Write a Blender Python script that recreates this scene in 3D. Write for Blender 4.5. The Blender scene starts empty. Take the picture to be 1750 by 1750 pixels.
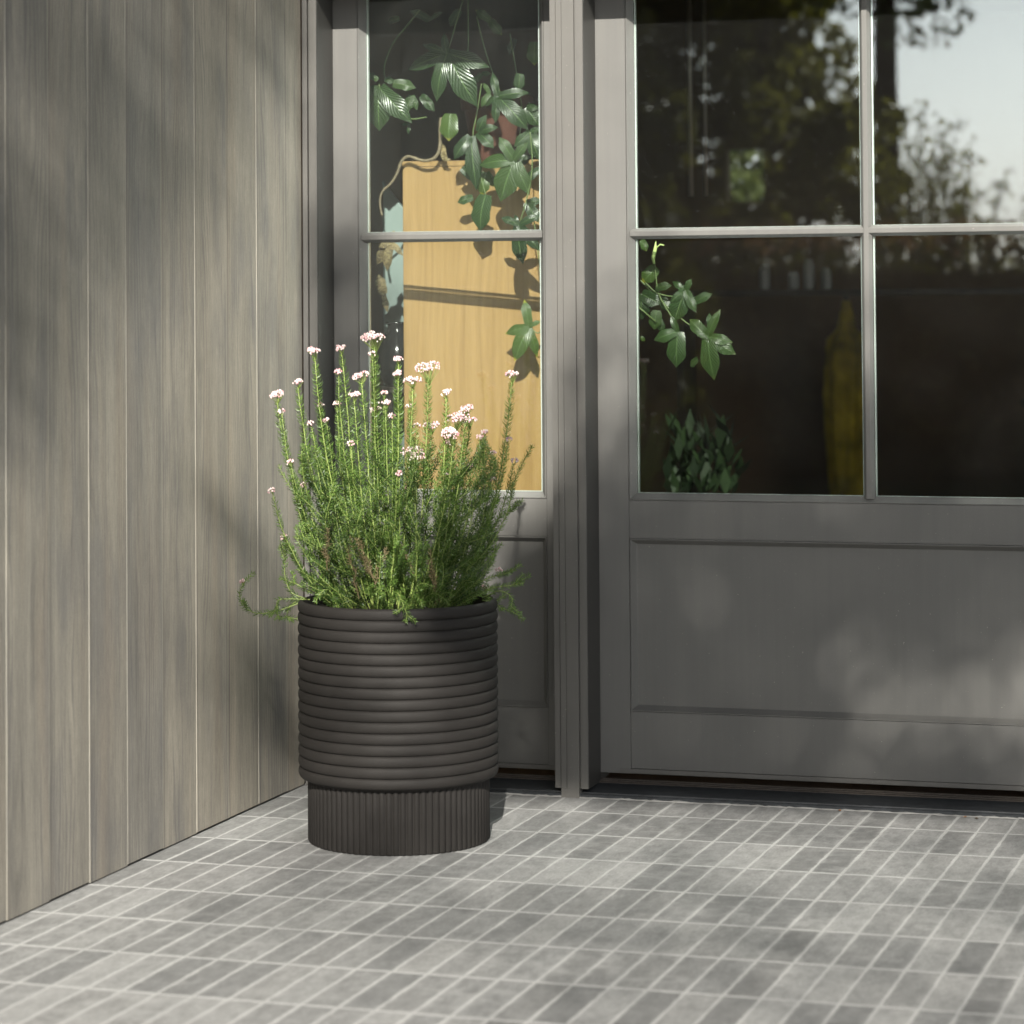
import bpy, bmesh, math, random
from mathutils import Vector, Matrix
R = math.radians
sc = bpy.context.scene
COL = sc.collection

# ------------------------------------------------------------------ camera
cam_d = bpy.data.cameras.new('camera')
cam = bpy.data.objects.new('camera', cam_d)
COL.objects.link(cam)
rx = Vector((0.95508416, 0.29624626, -0.00723921))
up = Vector((0.01489062, -0.02357972, 0.99961106))
fw = Vector((-0.29596034, 0.95482048, 0.02693191))
M = Matrix((rx, up, -fw)).transposed().to_4x4()
M.translation = Vector((1.52354, -6.79153, 1.3))
cam.matrix_world = M
cam_d.sensor_width = 36
cam_d.lens = 97.953
cam_d.shift_y = -0.28352
cam_d.clip_start = 0.1
cam_d.clip_end = 2000
cam_d.dof.use_dof = True
cam_d.dof.focus_distance = 6.95
cam_d.dof.aperture_fstop = 3.3
sc.camera = cam

# ------------------------------------------------------------------ light
SUN = Vector((0.28, -1.0, 0.60)).normalized()
w = bpy.data.worlds.new('World')
sc.world = w
w.use_nodes = True
nt = w.node_tree
bg = nt.nodes['Background']
sky = nt.nodes.new('ShaderNodeTexSky')
sky.sky_type = 'NISHITA'
sky.sun_disc = False
sky.sun_elevation = math.asin(SUN.z)
sky.sun_rotation = math.atan2(SUN.x, SUN.y)
sky.dust_density = 2.0
sky.air_density = 1.0
sky.ozone_density = 1.6
# a thin veil of high cloud takes most of the colour out of the sky
bw = nt.nodes.new('ShaderNodeRGBToBW'); nt.links.new(sky.outputs[0], bw.inputs[0])
veil = nt.nodes.new('ShaderNodeMix'); veil.data_type = 'RGBA'; veil.blend_type = 'MULTIPLY'; veil.inputs[0].default_value = 1.0
nt.links.new(bw.outputs[0], veil.inputs[6]); veil.inputs[7].default_value = (0.97, 1.0, 1.06, 1)
mxs = nt.nodes.new('ShaderNodeMix'); mxs.data_type = 'RGBA'; mxs.inputs[0].default_value = 0.72
nt.links.new(sky.outputs[0], mxs.inputs[6]); nt.links.new(veil.outputs[2], mxs.inputs[7])
# low haze brightens the sky towards the horizon
tc = nt.nodes.new('ShaderNodeTexCoord'); sz = nt.nodes.new('ShaderNodeSeparateXYZ'); nt.links.new(tc.outputs['Generated'], sz.inputs[0])
hm = nt.nodes.new('ShaderNodeMapRange'); hm.interpolation_type = 'SMOOTHSTEP'
nt.links.new(sz.outputs[2], hm.inputs['Value'])
for k_, v_ in (('From Min', 0.04), ('From Max', 0.26), ('To Min', 5.2), ('To Max', 1.0)): hm.inputs[k_].default_value = v_
hv = nt.nodes.new('ShaderNodeVectorMath'); hv.operation = 'SCALE'
nt.links.new(mxs.outputs[2], hv.inputs[0]); nt.links.new(hm.outputs[0], hv.inputs['Scale'])
nt.links.new(hv.outputs[0], bg.inputs[0])
bg.inputs[1].default_value = 0.044
sd = bpy.data.lights.new('sun', 'SUN')
sd.energy = 5.0
sd.angle = R(0.53)
sd.color = (1.0, 0.945, 0.86)
so = bpy.data.objects.new('sun', sd)
COL.objects.link(so)
so.rotation_euler = SUN.to_track_quat('Z', 'Y').to_euler()
sc.view_settings.view_transform = 'Standard'
sc.view_settings.look = 'None'
sc.view_settings.exposure = 1.15
sc.view_settings.gamma = 1.0
sc.cycles.transparent_max_bounces = 24
sc.cycles.max_bounces = 10
sc.cycles.sample_clamp_indirect = 6.0
sc.cycles.use_denoising = True

# ------------------------------------------------------------------ helpers
def tag(o, label=None, cat=None, group=None, kind=None):
    if label: o['label'] = label
    if cat: o['category'] = cat
    if group: o['group'] = group
    if kind: o['kind'] = kind
    return o

def empty(name, loc, label, cat, group=None):
    o = bpy.data.objects.new(name, None)
    COL.objects.link(o)
    o.location = loc
    o.empty_display_size = 0.1
    return tag(o, label, cat, group)

class MB:
    """collects boxes, prisms, blades; builds them as one mesh (world coordinates in, parent offset taken off)"""
    def __init__(s):
        s.v = []; s.f = []; s.c = []
    def add(s, vs, fs, c=None):
        n = len(s.v)
        s.v += [tuple(v) for v in vs]
        s.f += [tuple(i + n for i in f) for f in fs]
        s.c += [c] * len(fs)
    def box(s, x0, x1, y0, y1, z0, z1, c=None):
        s.add([(x0,y0,z0),(x1,y0,z0),(x1,y1,z0),(x0,y1,z0),(x0,y0,z1),(x1,y0,z1),(x1,y1,z1),(x0,y1,z1)],
              [(0,3,2,1),(4,5,6,7),(0,1,5,4),(1,2,6,5),(2,3,7,6),(3,0,4,7)], c)
    def prism_x(s, prof, x0, x1, m0=0.0, m1=0.0, c=None):
        """profile of (y,z) swept along x; m0/m1 mitre the ends by z-distance from profile start"""
        n = len(prof)
        vs = [(x0, y, z) for y, z in prof] + [(x1, y, z) for y, z in prof]
        fs = [(i, (i+1) % n, n + (i+1) % n, n + i) for i in range(n)]
        fs += [tuple(range(n-1, -1, -1)), tuple(range(n, 2*n))]
        s.add(vs, fs, c)
    def prism_z(s, prof, z0, z1, c=None):
        n = len(prof)
        vs = [(x, y, z0) for x, y in prof] + [(x, y, z1) for x, y in prof]
        fs = [(i, (i+1) % n, n + (i+1) % n, n + i) for i in range(n)]
        fs += [tuple(range(n-1, -1, -1)), tuple(range(n, 2*n))]
        s.add(vs, fs, c)
    def tube(s, pts, rads, sides=8, c=None, cap=True):
        pts = [Vector(p) for p in pts]
        n = len(pts); base = len(s.v); vs = []; fs = []
        ref = Vector((0.3, 0.9, 0.2)).normalized()
        for i, p in enumerate(pts):
            t = (pts[min(i+1, n-1)] - pts[max(i-1, 0)])
            if t.length < 1e-9: t = Vector((0, 0, 1))
            t.normalize()
            a = t.cross(ref)
            if a.length < 1e-3: a = t.cross(Vector((1, 0, 0)))
            a.normalize(); b = t.cross(a)
            r = rads[i] if hasattr(rads, '__len__') else rads
            for k in range(sides):
                an = 2*math.pi*k/sides
                vs.append(p + a*math.cos(an)*r + b*math.sin(an)*r)
        for i in range(n-1):
            for k in range(sides):
                k2 = (k+1) % sides
                fs.append((i*sides+k, i*sides+k2, (i+1)*sides+k2, (i+1)*sides+k))
        if cap:
            fs.append(tuple(range(sides-1, -1, -1)))
            fs.append(tuple((n-1)*sides+k for k in range(sides)))
        s.add(vs, fs, c)
    def lathe(s, cx, cy, prof, seg=64, c=None):
        vs = []; fs = []
        for r, z in prof:
            for k in range(seg):
                a = 2*math.pi*k/seg
                vs.append((cx + r*math.cos(a), cy + r*math.sin(a), z))
        for i in range(len(prof)-1):
            for k in range(seg):
                k2 = (k+1) % seg
                fs.append((i*seg+k, i*seg+k2, (i+1)*seg+k2, (i+1)*seg+k))
        s.add(vs, fs, c)
    def build(s, name, mat, parent=None, bevel=0, smooth=False, fixn=True, seg=2):
        me = bpy.data.meshes.new(name)
        off = Vector((0, 0, 0))
        if parent is not None:
            off = OFF.get(parent.name, parent.location)
        me.from_pydata([(v[0]-off[0], v[1]-off[1], v[2]-off[2]) for v in s.v], [], s.f)
        if any(c is not None for c in s.c):
            at = me.attributes.new('tint', 'FLOAT', 'FACE')
            at.data.foreach_set('value', [0.5 if c is None else c for c in s.c])
        if fixn:
            bm = bmesh.new(); bm.from_mesh(me)
            bmesh.ops.recalc_face_normals(bm, faces=bm.faces)
            bm.to_mesh(me); bm.free()
        if smooth:
            me.polygons.foreach_set('use_smooth', [True]*len(me.polygons))
        me.materials.append(mat)
        o = bpy.data.objects.new(name, me)
        COL.objects.link(o)
        if parent is not None:
            o.parent = parent
        OFF[o.name] = Vector(off)
        if bevel:
            b = o.modifiers.new('bevel', 'BEVEL'); b.width = bevel; b.segments = seg
            b.limit_method = 'ANGLE'; b.angle_limit = R(30); b.harden_normals = False
        return o
OFF = {}

# node shorthand
class N:
    def __init__(s, name):
        s.m = bpy.data.materials.new(name); s.m.use_nodes = True
        s.t = s.m.node_tree; s.b = s.t.nodes['Principled BSDF']
        s.out = s.t.nodes['Material Output']
    def new(s, typ, **kw):
        n = s.t.nodes.new(typ)
        for k, v in kw.items(): setattr(n, k, v)
        return n
    def link(s, a, b): s.t.links.new(a, b)
    def put(s, sock, v):
        if hasattr(v, 'is_output') or hasattr(v, 'links'): s.link(v, sock)
        else: sock.default_value = v
    def math(s, op, a, b=0.0, c=0.0, clamp=False):
        n = s.new('ShaderNodeMath', operation=op, use_clamp=clamp)
        s.put(n.inputs[0], a); s.put(n.inputs[1], b); s.put(n.inputs[2], c)
        return n.outputs[0]
    def coord(s, kind='Object'):
        return s.new('ShaderNodeTexCoord').outputs[kind]
    def sep(s, v):
        n = s.new('ShaderNodeSeparateXYZ'); s.link(v, n.inputs[0]); return n.outputs
    def comb(s, x=0.0, y=0.0, z=0.0):
        n = s.new('ShaderNodeCombineXYZ')
        for i, v in enumerate((x, y, z)): s.put(n.inputs[i], v)
        return n.outputs[0]
    def mapping(s, v, scale=(1,1,1), loc=(0,0,0)):
        n = s.new('ShaderNodeMapping'); s.link(v, n.inputs[0])
        n.inputs['Scale'].default_value = scale; n.inputs['Location'].default_value = loc
        return n.outputs[0]
    def noise(s, v, scale, detail=4, rough=0.55, dist=0.0):
        n = s.new('ShaderNodeTexNoise')
        if v is not None: s.link(v, n.inputs['Vector'])
        n.inputs['Scale'].default_value = scale; n.inputs['Detail'].default_value = detail
        n.inputs['Roughness'].default_value = rough; n.inputs['Distortion'].default_value = dist
        return n.outputs['Fac']
    def white(s, v):
        n = s.new('ShaderNodeTexWhiteNoise'); s.link(v, n.inputs['Vector']); return n.outputs['Value']
    def ramp(s, f, stops, interp='LINEAR'):
        n = s.new('ShaderNodeValToRGB'); s.put(n.inputs[0], f)
        cr = n.color_ramp; cr.interpolation = interp
        while len(cr.elements) < len(stops): cr.elements.new(0.5)
        for e, (p, c) in zip(cr.elements, stops):
            e.position = p; e.color = (*c, 1) if len(c) == 3 else c
        return n.outputs[0]
    def step(s, f, lo, hi, a=0.0, b=1.0):
        n = s.new('ShaderNodeMapRange', interpolation_type='SMOOTHSTEP')
        s.put(n.inputs['Value'], f)
        s.put(n.inputs['From Min'], lo); s.put(n.inputs['From Max'], hi)
        n.inputs['To Min'].default_value = a; n.inputs['To Max'].default_value = b
        return n.outputs[0]
    def mix(s, f, a, b, mode='MIX'):
        n = s.new('ShaderNodeMix', data_type='RGBA', blend_type=mode)
        s.put(n.inputs[0], f)
        for sock, v in ((n.inputs[6], a), (n.inputs[7], b)):
            if isinstance(v, tuple): sock.default_value = (*v[:3], 1)
            else: s.link(v, sock)
        return n.outputs[2]
    def bump(s, h, strength=0.3, dist=0.002):
        n = s.new('ShaderNodeBump'); n.inputs['Strength'].default_value = strength
        n.inputs['Distance'].default_value = dist
        s.link(h, n.inputs['Height']); s.link(n.outputs[0], s.b.inputs['Normal'])
    def base(s, c): s.put(s.b.inputs['Base Color'], (*c, 1) if isinstance(c, tuple) and len(c) == 3 else c)
    def rough(s, r): s.put(s.b.inputs['Roughness'], r)

def plain(name, c, rough=0.6, var=0.12, scale=30, metal=0.0, bump=0.0, spec=0.5):
    n = N(name)
    f = n.noise(n.coord(), scale, 5)
    lo = tuple(x*(1-var) for x in c); hi = tuple(min(1, x*(1+var)) for x in c)
    n.base(n.ramp(f, [(0.3, lo), (0.7, hi)])); n.rough(rough)
    n.b.inputs['Metallic'].default_value = metal
    n.b.inputs['Specular IOR Level'].default_value = spec
    if bump: n.bump(f, bump, 0.001)
    return n.m

# ------------------------------------------------------------------ materials
def m_floor():
    n = N('stone_pavers'); x, y, z = n.sep(n.coord())
    th = -0.011; c, s_ = math.cos(th), math.sin(th)
    u = n.math('ADD', n.math('MULTIPLY', x, c), n.math('MULTIPLY', y, s_))
    v = n.math('ADD', n.math('MULTIPLY', x, -s_), n.math('MULTIPLY', y, c))
    wob = n.noise(n.comb(u, v, 0.0), 24, 3)
    wob2 = n.noise(n.comb(u, v, 5.0), 130, 3)
    uu = n.math('ADD', u, n.math('MULTIPLY', n.math('SUBTRACT', wob, 0.5), 0.006))
    vv = n.math('ADD', v, n.math('MULTIPLY', n.math('SUBTRACT', wob, 0.5), 0.005))
    W, L = 0.0728638, 0.2829638
    ur = n.math('DIVIDE', uu, W); vr = n.math('DIVIDE', vv, L)
    iu = n.math('FLOOR', ur); iv = n.math('FLOOR', vr)
    fu = n.math('SUBTRACT', ur, iu); fv = n.math('SUBTRACT', vr, iv)
    du = n.math('MULTIPLY', n.math('MINIMUM', fu, n.math('SUBTRACT', 1.0, fu)), W)
    dv = n.math('MULTIPLY', n.math('MINIMUM', fv, n.math('SUBTRACT', 1.0, fv)), L)
    cell = n.comb(iu, iv, 0.0)
    r1 = n.white(cell)
    r2 = n.white(n.comb(iu, iv, 3.7))
    # joint half width, wandering; row joints wider
    jit = n.math('MULTIPLY', n.math('SUBTRACT', wob2, 0.5), 0.0060)
    jit2 = n.math('MULTIPLY', n.math('SUBTRACT', n.noise(n.comb(u, v, 9.0), 7, 2), 0.5), 0.006)
    j = n.math('ADD', jit, jit2)
    mu = n.step(n.math('ADD', du, j), 0.0028, 0.0046, 1.0, 0.0)
    mv = n.step(n.math('ADD', dv, j), 0.0042, 0.0068, 1.0, 0.0)
    joint = n.math('MAXIMUM', mu, mv)
    # cement haze dragged over the faces
    hz = n.noise(n.comb(n.math('MULTIPLY', u, 12.0), n.math('MULTIPLY', v, 20.0), n.math('MULTIPLY', r1, 9.0)), 1.0, 6, 0.66, 0.5)
    near = n.step(n.math('MINIMUM', du, dv), 0.002, 0.016, 0.16, 0.0)
    haze = n.step(n.math('ADD', hz, near), 0.45, 0.74, 0.0, 0.95)
    hz2 = n.step(n.noise(n.comb(u, v, 1.0), 2.2, 3), 0.38, 0.62, 0.25, 1.0)
    haze = n.math('MULTIPLY', haze, hz2)
    tile = n.ramp(r1, [(0.0, (0.128, 0.131, 0.130)), (0.25, (0.165, 0.168, 0.166)), (0.7, (0.194, 0.197, 0.194)), (1.0, (0.242, 0.245, 0.240))])
    tile = n.mix(n.math('MULTIPLY', r2, 0.25), tile, (0.165, 0.163, 0.155))
    fine = n.noise(n.comb(n.math('MULTIPLY', u, 190.0), n.math('MULTIPLY', v, 60.0), r1), 1.0, 4, 0.75)
    med = n.noise(n.comb(n.math('MULTIPLY', u, 42.0), n.math('MULTIPLY', v, 17.0), n.math('MULTIPLY', r1, 20.0)), 1.0, 5, 0.6)
    tile = n.mix(1.0, tile, n.ramp(fine, [(0.3, (0.74, 0.74, 0.74)), (0.7, (1.24, 1.24, 1.24))]), 'MULTIPLY')
    tile = n.mix(1.0, tile, n.ramp(med, [(0.3, (0.80, 0.80, 0.80)), (0.7, (1.18, 1.18, 1.18))]), 'MULTIPLY')
    col = n.mix(n.math('MULTIPLY', haze, 0.55), tile, (0.31, 0.314, 0.308))
    gcol = n.ramp(wob2, [(0.3, (0.29, 0.293, 0.288)), (0.7, (0.41, 0.413, 0.404))])
    col = n.mix(n.math('MULTIPLY', joint, 0.92), col, gcol)
    n.base(col); n.rough(n.math('ADD', 0.62, n.math('MULTIPLY', fine, 0.3)))
    h = n.math('ADD', n.math('MULTIPLY', n.math('SUBTRACT', 1.0, joint), 1.0), n.math('MULTIPLY', fine, 0.25))
    h = n.math('ADD', h, n.math('MULTIPLY', med, 0.5))
    h = n.math('ADD', h, n.math('MULTIPLY', r2, 0.8))
    n.bump(h, 0.6, 0.0016)
    return n.m

def m_wood_wall():
    n = N('weathered_cladding'); x, y0_, z = n.sep(n.coord()); y = n.math('ADD', y0_, -1.5)
    PY = 0.1966
    br = n.math('DIVIDE', n.math('ADD', y, -0.062 + 20*PY), PY)
    bi = n.math('FLOOR', br); bf = n.math('SUBTRACT', br, bi)
    rnd = n.white(n.comb(bi, 0.0, 0.0)); rnd2 = n.white(n.comb(bi, 4.0, 1.0))
    zz = n.math('ADD', z, n.math('MULTIPLY', rnd, 37.0))
    yy = n.math('ADD', y, n.math('MULTIPLY', rnd2, 5.0))
    warp = n.noise(n.comb(0.0, n.math('MULTIPLY', yy, 5.5), n.math('MULTIPLY', zz, 0.75)), 1.0, 3, 0.5)
    yw = n.math('ADD', yy, n.math('MULTIPLY', n.math('SUBTRACT', warp, 0.5), 0.16))
    fine = n.noise(n.comb(0.0, n.math('MULTIPLY', yw, 120.0), n.math('MULTIPLY', zz, 5.0)), 1.0, 6, 0.75)
    fib = n.noise(n.comb(0.0, n.math('MULTIPLY', yy, 330.0), n.math('MULTIPLY', zz, 26.0)), 1.0, 3, 0.75)
    grit = n.noise(n.coord(), 260, 3, 0.7)
    ring = n.math('SINE', n.math('MULTIPLY', yw, 430.0))
    ringm = n.step(n.noise(n.comb(3.0, n.math('MULTIPLY', yy, 14.0), n.math('MULTIPLY', zz, 1.4)), 1.0, 2), 0.44, 0.62)
    ring = n.math('MULTIPLY', n.step(ring, 0.1, 1.0), ringm)
    band = n.noise(n.comb(7.0, n.math('MULTIPLY', yw, 17.0), n.math('MULTIPLY', zz, 1.5)), 1.0, 4, 0.55)
    stain = n.noise(n.comb(9.0, n.math('MULTIPLY', yy, 7.0), n.math('MULTIPLY', zz, 2.4)), 1.0, 4, 0.55)
    c = n.ramp(n.math('ADD', n.math('MULTIPLY', band, 0.55), n.math('MULTIPLY', fine, 0.45)),
               [(0.34, (0.115, 0.112, 0.100)), (0.44, (0.185, 0.178, 0.154)), (0.55, (0.235, 0.225, 0.192)), (0.68, (0.300, 0.286, 0.240))])
    c = n.mix(n.step(stain, 0.46, 0.70, 0.0, 0.55), c, (0.125, 0.126, 0.126))
    c = n.mix(n.step(n.noise(n.comb(2.0, n.math('MULTIPLY', yy, 10.0), n.math('MULTIPLY', zz, 0.8)), 1.0, 2), 0.50, 0.68, 0.0, 0.35), c, (0.245, 0.212, 0.165))
    c = n.mix(n.math('MULTIPLY', ring, 0.42), c, (0.075, 0.078, 0.085))
    c = n.mix(1.0, c, n.ramp(fib, [(0.3, (0.82, 0.82, 0.82)), (0.7, (1.18, 1.18, 1.18))]), 'MULTIPLY')
    c = n.mix(1.0, c, n.ramp(grit, [(0.3, (0.88, 0.88, 0.88)), (0.7, (1.12, 1.12, 1.12))]), 'MULTIPLY')
    c = n.mix(1.0, c, n.ramp(rnd, [(0.0, (0.80, 0.80, 0.83)), (0.5, (1.0, 0.97, 0.95)), (1.0, (1.24, 1.18, 1.12))]), 'MULTIPLY')
    # routed lines beside some joints and a pale edge highlight painted along the joints
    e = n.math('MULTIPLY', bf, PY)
    for d, wd in ((0.012, 0.0011), (0.022, 0.0009)):
        l = n.step(n.math('ABSOLUTE', n.math('SUBTRACT', e, n.math('ADD', d, n.math('MULTIPLY', warp, 0.008)))), wd*0.4, wd*1.6, 0.55, 0.0)
        c = n.mix(n.math('MULTIPLY', l, n.step(rnd2, 0.35, 0.6)), c, (0.07, 0.072, 0.08))
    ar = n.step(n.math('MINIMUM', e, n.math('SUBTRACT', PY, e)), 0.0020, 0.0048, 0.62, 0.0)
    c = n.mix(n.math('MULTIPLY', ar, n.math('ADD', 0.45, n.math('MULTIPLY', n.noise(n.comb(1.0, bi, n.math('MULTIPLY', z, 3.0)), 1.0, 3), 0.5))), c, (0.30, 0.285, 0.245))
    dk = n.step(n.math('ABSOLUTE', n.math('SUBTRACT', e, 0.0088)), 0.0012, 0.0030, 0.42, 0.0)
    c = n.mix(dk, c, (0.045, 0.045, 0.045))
    n.base(c); n.rough(0.62)
    n.bump(n.math('ADD', n.math('MULTIPLY', fine, 0.6), n.math('SUBTRACT', n.math('MULTIPLY', fib, 0.3), n.math('MULTIPLY', ring, 0.5))), 0.35, 0.0012)
    return n.m

def m_paint(name='taupe_paint', c=(0.110, 0.109, 0.102)):
    n = N(name); co = n.coord()
    f = n.noise(co, 900, 3, 0.7); g = n.noise(co, 3.0, 5, 0.6)
    x, y, z = n.sep(co)
    run = n.noise(n.comb(n.math('MULTIPLY', x, 45.0), y, n.math('MULTIPLY', z, 1.6)), 1.0, 4, 0.6)
    lo = tuple(v*0.92 for v in c); hi = tuple(v*1.07 for v in c)
    col = n.ramp(g, [(0.3, lo), (0.7, hi)])
    col = n.mix(1.0, col, n.ramp(run, [(0.25, (0.94, 0.94, 0.95)), (0.75, (1.05, 1.05, 1.04))]), 'MULTIPLY')
    col = n.mix(1.0, col, n.ramp(f, [(0.3, (0.93, 0.93, 0.93)), (0.7, (1.07, 1.07, 1.07))]), 'MULTIPLY')
    speck = n.step(n.noise(co, 160, 2, 0.5), 0.735, 0.76, 0.0, 0.45)
    col = n.mix(speck, col, (0.42, 0.40, 0.36))
    n.base(col); n.rough(n.math('ADD', 0.40, n.math('MULTIPLY', g, 0.2)))
    n.bump(f, 0.12, 0.0006)
    return n.m

def m_glass():
    n = N('window_glass')
    n.t.nodes.remove(n.b)
    tr = n.new('ShaderNodeBsdfTransparent'); tr.inputs[0].default_value = (0.94, 0.965, 0.95, 1)
    gl = n.new('ShaderNodeBsdfGlossy'); gl.inputs['Roughness'].default_value = 0.0
    gl.inputs[0].default_value = (0.94, 1.0, 1.0, 1)
    fr = n.new('ShaderNodeFresnel'); fr.inputs['IOR'].default_value = 1.52
    f = n.math('MULTIPLY', fr.outputs[0], 1.6, clamp=True)
    # old glazing is never quite flat
    nb = n.new('ShaderNodeBump'); nb.inputs['Strength'].default_value = 0.05; nb.inputs['Distance'].default_value = 0.002
    n.link(n.noise(n.coord(), 2.2, 1), nb.inputs['Height'])
    n.link(nb.outputs[0], gl.inputs['Normal'])
    mx = n.new('ShaderNodeMixShader'); n.link(f, mx.inputs[0]); n.link(tr.outputs[0], mx.inputs[1]); n.link(gl.outputs[0], mx.inputs[2])
    # a little dust
    df = n.new('ShaderNodeBsdfDiffuse'); df.inputs[0].default_value = (0.5, 0.5, 0.48, 1)
    dust = n.step(n.noise(n.coord(), 210, 2, 0.5), 0.70, 0.76, 0.004, 0.10)
    m2 = n.new('ShaderNodeMixShader'); n.link(dust, m2.inputs[0]); n.link(mx.outputs[0], m2.inputs[1]); n.link(df.outputs[0], m2.inputs[2])
    n.link(m2.outputs[0], n.out.inputs[0])
    return n.m

def m_leafy(name, dark, light, rough=0.45, trans=0.25, spec=0.5, scale=25, tintmix=True):
    n = N(name)
    at = n.new('ShaderNodeAttribute', attribute_name='tint')
    f = at.outputs['Fac']
    col = n.ramp(f, [(0.0, dark), (1.0, light)])
    col = n.mix(1.0, col, n.ramp(n.noise(n.coord(), scale, 3), [(0.3, (0.85, 0.87, 0.85)), (0.7, (1.15, 1.12, 1.1))]), 'MULTIPLY')
    n.base(col); n.rough(rough); n.b.inputs['Specular IOR Level'].default_value = spec
    if trans:
        tb = n.new('ShaderNodeBsdfTranslucent'); n.link(n.mix(1.0, col, (1.25, 1.35, 0.6), 'MULTIPLY'), tb.inputs[0])
        mx = n.new('ShaderNodeMixShader'); mx.inputs[0].default_value = trans
        n.link(n.b.outputs[0], mx.inputs[1]); n.link(tb.outputs[0], mx.inputs[2]); n.link(mx.outputs[0], n.out.inputs[0])
    return n.m

def m_vine_leaf():
    n = N('vine_leaf')
    at = n.new('ShaderNodeAttribute', attribute_name='uvw')   # x along the lobe, y across (-1..1), z leaf tone
    a, b, t = n.sep(at.outputs['Vector'])
    col = n.ramp(t, [(0.0, (0.018, 0.038, 0.014)), (0.6, (0.028, 0.058, 0.018)), (1.0, (0.058, 0.100, 0.020))])
    ab = n.math('ABSOLUTE', b)
    vein = n.step(ab, 0.02, 0.07, 0.75, 0.0)
    side = n.math('SINE', n.math('MULTIPLY', n.math('SUBTRACT', a, n.math('MULTIPLY', ab, 0.35)), 60.0))
    col = n.mix(vein, col, (0.13, 0.21, 0.075))
    col = n.mix(n.step(side, 0.85, 1.0, 0.0, 0.22), col, (0.09, 0.16, 0.06))
    tip = n.math('MULTIPLY', n.step(n.math('ADD', a, n.math('MULTIPLY', n.noise(n.coord(), 60, 2), 0.2)), 0.93, 1.12), n.step(t, 0.72, 0.9))
    col = n.mix(tip, col, (0.42, 0.38, 0.03))
    n.base(col); n.rough(0.28); n.b.inputs['Specular IOR Level'].default_value = 0.6
    n.bump(n.math('ADD', side, n.math('MULTIPLY', vein, -2.0)), 0.35, 0.0012)
    tb = n.new('ShaderNodeBsdfTranslucent'); n.link(n.mix(1.0, col, (1.5, 1.7, 0.5), 'MULTIPLY'), tb.inputs[0])
    mx = n.new('ShaderNodeMixShader'); mx.inputs[0].default_value = 0.18
    n.link(n.b.outputs[0], mx.inputs[1]); n.link(tb.outputs[0], mx.inputs[2]); n.link(mx.outputs[0], n.out.inputs[0])
    return n.m

def m_maple():
    n = N('pale_veneer'); x, y, z = n.sep(n.coord())
    wv = n.noise(n.comb(n.math('MULTIPLY', x, 6.0), 0.0, n.math('MULTIPLY', z, 1.1)), 1.0, 2)
    xx = n.math('ADD', x, n.math('MULTIPLY', wv, 0.10))
    g = n.noise(n.comb(n.math('MULTIPLY', xx, 60.0), 0.0, n.math('MULTIPLY', z, 1.5)), 1.0, 4, 0.6)
    fl = n.noise(n.comb(n.math('MULTIPLY', x, 420.0), 0.0, n.math('MULTIPLY', z, 14.0)), 1.0, 2)
    c = n.ramp(g, [(0.28, (0.215, 0.122, 0.034)), (0.45, (0.265, 0.158, 0.050)), (0.62, (0.295, 0.183, 0.062)), (0.8, (0.235, 0.140, 0.042))])
    c = n.mix(1.0, c, n.ramp(fl, [(0.3, (0.93, 0.92, 0.9)), (0.7, (1.06, 1.06, 1.06))]), 'MULTIPLY')
    n.base(c); n.rough(0.42)
    return n.m

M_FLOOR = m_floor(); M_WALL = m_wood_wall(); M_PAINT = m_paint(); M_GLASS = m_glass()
M_JAMB = m_paint('jamb_paint', (0.102, 0.099, 0.091))
M_BLACK = plain('black_gasket', (0.012, 0.012, 0.013), 0.5)
M_SILL = plain('weathered_black_sill', (0.022, 0.025, 0.028), 0.45, 0.35, 60, bump=0.3)
M_SILLTOP = plain('worn_timber_sill', (0.042, 0.034, 0.027), 0.7, 0.4, 120)
M_CAULK = plain('pale_mortar_bead', (0.25, 0.25, 0.24), 0.8, 0.12, 90, bump=0.4)
M_SPACER = plain('pale_spacer_bar', (0.62, 0.66, 0.64), 0.35, 0.05, 30, metal=0.3)
M_PLANTER = plain('charcoal_ceramic', (0.0165, 0.0150, 0.0137), 0.70, 0.10, 500, bump=0.25, spec=0.25)
M_SOIL = plain('potting_soil', (0.03, 0.022, 0.015), 0.9, 0.5, 80, bump=1.0)
M_NEEDLE = m_leafy('needle_leaves', (0.018, 0.048, 0.009), (0.125, 0.215, 0.042), 0.45, 0.25)
M_STEM = m_leafy('green_stems', (0.10, 0.14, 0.035), (0.24, 0.31, 0.085), 0.5, 0.0)
M_FLOWER = m_leafy('pink_flowers', (0.58, 0.30, 0.34), (0.74, 0.64, 0.63), 0.6, 0.15, scale=200)
M_VINE = m_vine_leaf()
M_DRY = m_leafy('dried_leaf', (0.10, 0.075, 0.035), (0.30, 0.24, 0.12), 0.7, 0.1)
M_BARK = plain('vine_bark', (0.17, 0.135, 0.085), 0.6, 0.3, 120, bump=0.4)
M_GSTEM = plain('green_petiole', (0.12, 0.17, 0.06), 0.5, 0.2, 60)
M_PSHOOT = plain('pale_shoot', (0.50, 0.62, 0.22), 0.4, 0.1, 60)
M_MAPLE = m_maple()
M_BLUE = plain('pale_blue_board', (0.22, 0.28, 0.27), 0.55, 0.05, 400)
M_ROOM = plain('dark_plaster', (0.14, 0.09, 0.055), 0.9, 0.15, 3)
M_RFLOOR = plain('dark_boards', (0.10, 0.07, 0.05), 0.6, 0.3, 8)
M_TERRA = plain('terracotta', (0.09, 0.032, 0.02), 0.8, 0.15, 40)
M_STEEL = plain('brushed_steel', (0.55, 0.53, 0.50), 0.35, 0.08, 80, metal=0.9)
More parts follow.
